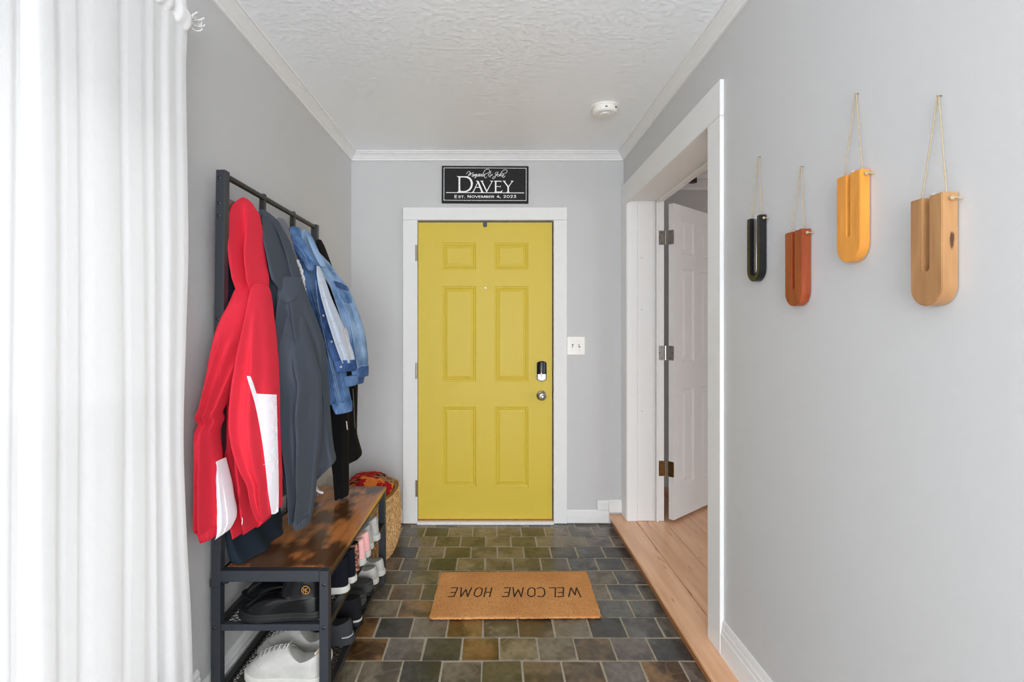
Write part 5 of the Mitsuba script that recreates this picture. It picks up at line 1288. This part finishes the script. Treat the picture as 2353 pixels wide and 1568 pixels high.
for i, (y, x, lb) in enumerate(((2.565, -0.56, 'plain white sneaker on the bottom shelf, beside the grey slippers'), (2.655, -0.545, 'plain white sneaker at the far end of the bottom shelf'))):
    sneaker('plain_white_sneaker', lb, 'sneaker', 'pair of plain white sneakers at the far end', (x, y, ZL, 1), Shoe(L=0.25, W=0.082, sole=0.028, collar=0.070, front=0.098, heel=0.082), 'm_leather_white', 'm_sole_white', 'm_grey_fabric', 'm_sole_white')

# ------------------------------------------------------------------ basket with a folded blanket
k = thing('wicker_basket', 'woven seagrass basket standing behind the shoe rack by the door casing', 'basket')
cx_, cy_ = -0.745, 3.155
NA, NZ = 260, 96


def basket_ring(z, a, off=0.0):
    hx, hy = 0.165, 0.275                                        # half sizes
    bulge = 1 + 0.06 * math.sin(math.pi * np.clip(z / 0.36, 0, 1)) - 0.10 * max(0, 1 - z / 0.10) ** 2
    ex = 2.6
    x = np.sign(np.cos(a)) * np.abs(np.cos(a)) ** (2 / ex); y = np.sign(np.sin(a)) * np.abs(np.sin(a)) ** (2 / ex)
    return np.stack([cx_ + (hx * bulge + off) * x, cy_ + (hy * bulge + off) * y, np.full(len(a), z)], 1)


a = np.arange(NA) * 2 * np.pi / NA
body_r = []
for i, z in enumerate(np.linspace(0.002, 0.352, NZ)):
    col = np.arange(NA) * 52 / NA                                # upright braids
    brd = np.abs(np.sin(np.pi * col)) ** 0.6
    tw = np.sin(2 * np.pi * (z / 0.024 + 0.5 * (np.floor(col) % 2)) + 1.6 * np.sin(2 * np.pi * col))
    off = 0.006 * brd + 0.0035 * tw * brd
    P = basket_ring(z, a); c = np.array([cx_, cy_, z]); d = P - c; d /= np.linalg.norm(d, axis=1, keepdims=True)
    body_r.append(P + d * off[:, None])
inner = [basket_ring(z, a, -0.008) for z in (0.350, 0.30, 0.2, 0.1)]
part(k, 'body', loft_rings(body_r), 'm_wicker', 40)
rimc = basket_ring(0.354, np.linspace(0, 2 * np.pi, 161), 0.002)
rt_ = [rimc + np.c_[0.004 * np.cos(np.arange(161) * 0.9 + ph)[:, None] * (rimc - [cx_, cy_, 0.354]) / 0.3, 0.0 * rimc[:, :1]][:, :3] + np.c_[np.zeros((161, 2)), 0.004 * np.sin(np.arange(161) * 0.9 + ph)] for ph in (0, 2.1, 4.2)]
part(k, 'rim', cat([tube(r_, 0.0055, 8) for r_ in rt_]), 'm_wicker', 60)
part(k, 'lining', loft_rings([basket_ring(0.353, a, -0.006), basket_ring(0.3535, a, -0.012), basket_ring(0.33, a, -0.014), basket_ring(0.335, a, -0.016)]), 'm_wicker_in', 40)


def lump(key, center, size, m, seed, amp=0.25, n=4, floor_z=None, label=None):
    s = trimesh.creation.icosphere(subdivisions=n); v = s.vertices.copy()
    d = meshkit.fbm(v * 1.6 + seed, 4, seed) - 0.5
    ridge = np.abs(np.sin(v[:, 0] * 5 + 3 * meshkit.fbm(v * 1.3 + 4, 3, seed + 3) * 4 + v[:, 1] * 3)) - 0.5
    v = v * (1 + amp * d * 1.6 + amp * 0.35 * ridge)[:, None]
    s.vertices = v * size + center
    return s


k = thing('floral_blanket', 'red and orange floral blanket heaped in the wicker basket', 'blanket')
bl = [lump(None, (-0.745, 3.06, 0.40), (0.125, 0.16, 0.062), None, 3), lump(None, (-0.695, 3.16, 0.375), (0.10, 0.17, 0.050), None, 5), lump(None, (-0.765, 3.25, 0.385), (0.12, 0.13, 0.05), None, 8)]
part(k, 'heap', bl[0], 'm_floral', 60); part(k, 'fold', bl[1], 'm_floral', 60); part(k, 'fold', bl[2], 'm_floral', 60)
k = thing('beige_throw', 'beige and brown throw in the basket, partly behind the black sleeve', 'blanket')
part(k, 'heap', lump(None, (-0.845, 3.0, 0.385), (0.066, 0.12, 0.062), None, 12), 'm_beige_print', 60)
k = thing('white_strap', 'short white strap lying on the far end of the bench behind the grey sleeve', 'strap')
zz = ZBN + 0.003
part(k, 'band', tube([at(716, 1112, 2.66), at(722, 1114, 2.64) * [1, 1, 1], at(727, 1122, 2.60) * [1, 1, 1], at(734, 1131, 2.56), at(742, 1133, 2.57)], [0.008, 0.008, 0.007, 0.007, 0.006], 10, 0.01), 'm_white_cloth', 60)
part(k, 'band', tube([at(714, 1126, 2.62), at(722, 1131, 2.58), at(731, 1137, 2.545)], 0.005, 8, 0.01), 'm_grey_light', 60)

# ------------------------------------------------------------------ curtains and rod on the left
ZROD, XC = 2.212, -0.868


def curtain(name, label, prof, z0, z1, edge=None, seed=0, gain=1.0):
    """A hanging sheet: prof = (y, offset into the room) of its folds."""
    key = thing(name, label, 'curtain', None)
    pr = np.array(prof, float); NY_, NZ_ = 260, 90
    yq = np.linspace(pr[0, 0], pr[-1, 0], NY_); dx = PchipInterpolator(pr[:, 0], pr[:, 1])(yq)
    Z = np.linspace(z0, z1, NZ_); V = np.zeros((NZ_, NY_, 3))
    for i, z in enumerate(Z):
        h = (z1 - z) / (z1 - z0)
        amp = (0.45 + 0.8 * h ** 0.7) * gain
        soft = 0.010 * (meshkit.fbm(np.stack([yq * 7, np.full(NY_, z * 0.8), np.full(NY_, seed * 2.0)], 1), 3, seed) - 0.5) * (0.3 + h)
        x = XC + dx * amp + soft
        y = yq + 0.004 * np.sin(z * 3 + yq * 9)
        if edge is not None:
            ev, eu = np.array(edge).T
            v_ = CV - (z - EYE) * F / 1.49; u_ = PchipInterpolator(ev, eu)(np.clip(v_, ev[0], ev[-1]))
            target = F * x[-1] / (u_ - CU); t = np.clip((yq - 1.25) / (pr[-1, 0] - 1.25), 0, 1)
            y = y + (target - y[-1]) * t ** 1.5
        V[i] = np.stack([x, y, np.full(NY_, z)], 1)
    idx = np.arange(NZ_ * NY_).reshape(NZ_, NY_); f = np.stack([idx[:-1, :-1], idx[:-1, 1:], idx[1:, 1:], idx[1:, :-1]], -1).reshape(-1, 4)
    tri = np.vstack([f[:, [0, 1, 2]], f[:, [0, 2, 3]]])
    part(key, 'drop', trimesh.Trimesh(V.reshape(-1, 3), tri, process=False), 'm_curtain', True)
    return key


FOLD1 = [(0.957, 0.000), (0.966, 0.022), (0.985, 0.030), (1.015, 0.026), (1.041, 0.004), (1.056, 0.010), (1.080, 0.012), (1.092, 0.006), (1.130, 0.016), (1.170, 0.020), (1.205, 0.014), (1.222, 0.002), (1.245, 0.010), (1.285, 0.012), (1.312, 0.004), (1.335, 0.010), (1.356, -0.004), (1.372, -0.004), (1.400, 0.012), (1.425, 0.006), (1.438, 0.002), (1.462, 0.010), (1.489, 0.000)]
k1 = curtain('curtain', 'white curtain panel with loose vertical folds at the left edge, nearer the coat rack', FOLD1, 0.012, ZROD - 0.004, gain=0.75, edge=[(-200, 430), (85, 430), (150, 427.5), (400, 431), (560, 433), (760, 428), (1000, 422), (1200, 428), (1450, 440), (1568, 443), (1900, 446)], seed=1)
FOLD2 = [(0.20, 0.01)] + [(y, 0.016 * math.sin(i * 2.3) + 0.004) for i, y in enumerate(np.arange(0.25, 0.93, 0.035))] + [(0.935, 0.004), (0.96, -0.012), (0.985, -0.020), (1.01, -0.024)]
k2 = curtain('curtain', 'white curtain panel cut off by the left edge of the picture', FOLD2, 0.012, ZROD - 0.004, seed=2)
for kk, ya, yb in ((k1, 0.957, 1.492), (k2, 0.20, 0.952)):                # rod pocket with its gathers and the small frill above
    n_ = 140; ys = np.linspace(ya, yb, n_); a = np.arange(28) * 2 * np.pi / 28; rings = []
    for i, y in enumerate(ys):
        g_ = 0.0035 * math.sin(y * 150) + 0.003 * math.sin(y * 83 + 1); e = max(0, (y - (yb - 0.05)) / 0.05)
        r_ = 0.021 + g_ + 0.012 * e * (1 - e) * 4 * 0.5 - 0.010 * e ** 3
        P = np.stack([XC + 0.75 * r_ * np.cos(a), np.full(28, y), ZROD + r_ * 1.25 * np.sin(a) - 0.010 * e], 1); rings.append(P)
    part(kk, 'rod_pocket', loft_rings(rings), 'm_curtain', 60)
    fr_ = np.zeros((12, n_, 3))
    for i in range(12):
        fr_[i] = np.stack([XC + 0.004 * np.sin(ys * 130) * (0.4 + i / 11) + 0.006 * np.sin(ys * 57), ys, np.full(n_, ZROD + 0.022 + 0.045 * i / 11)], 1)
    idx = np.arange(12 * n_).reshape(12, n_); f = np.stack([idx[:-1, :-1], idx[:-1, 1:], idx[1:, 1:], idx[1:, :-1]], -1).reshape(-1, 4)
    part(kk, 'frill', trimesh.Trimesh(fr_.reshape(-1, 3), np.vstack([f[:, [0, 1, 2]], f[:, [0, 2, 3]]]), process=False), 'm_curtain', True)
k = thing('curtain_rod', 'white curtain rod ending in a branching wire finial above the curtain', 'curtain rod')
part(k, 'rod', cyl((XC, -0.1, ZROD), (XC, 1.50, ZROD), 0.0085, 20), 'm_white', 40)
part(k, 'bracket', cat([box(XL - 0.035, XC, 0.10, 0.118, ZROD - 0.02, ZROD - 0.009, 0.002), box(XL - 0.045, XL - 0.020, 0.09, 0.128, ZROD - 0.05, ZROD + 0.02, 0.002)]), 'm_white')
CR = lambda x, y, d: at(380 + x / 15.68, y / 15.68, d)
W3 = [[(930, 640, 1.495), (1000, 530, 1.505), (1060, 500, 1.515), (1135, 445, 1.525)], [(1135, 450, 1.525), (1100, 560, 1.53), (1070, 640, 1.53)], [(900, 560, 1.49), (970, 630, 1.50), (1080, 690, 1.52), (1190, 730, 1.535), (1290, 700, 1.545), (1385, 655, 1.555)],
      [(1070, 700, 1.52), (1150, 810, 1.54), (1235, 930, 1.55)], [(1300, 740, 1.55), (1290, 880, 1.555), (1285, 940, 1.555)], [(880, 690, 1.49), (940, 800, 1.50), (1000, 890, 1.515), (1110, 935, 1.535), (1250, 965, 1.55), (1360, 945, 1.565), (1420, 895, 1.57)], [(820, 880, 1.49), (880, 985, 1.50), (1000, 1070, 1.515), (1120, 1125, 1.53), (1210, 1120, 1.54), (1300, 1085, 1.55), (1325, 1040, 1.555)]]
part(k, 'finial', cat([tube([CR(*q) for q in w_], 0.0026, 8, 0.005) for w_ in W3] + [tube([np.array([XC, 1.485, ZROD]), CR(*w_[0])], 0.0026, 8) for w_ in W3]), 'm_white', 60, label='white branching wire finial')
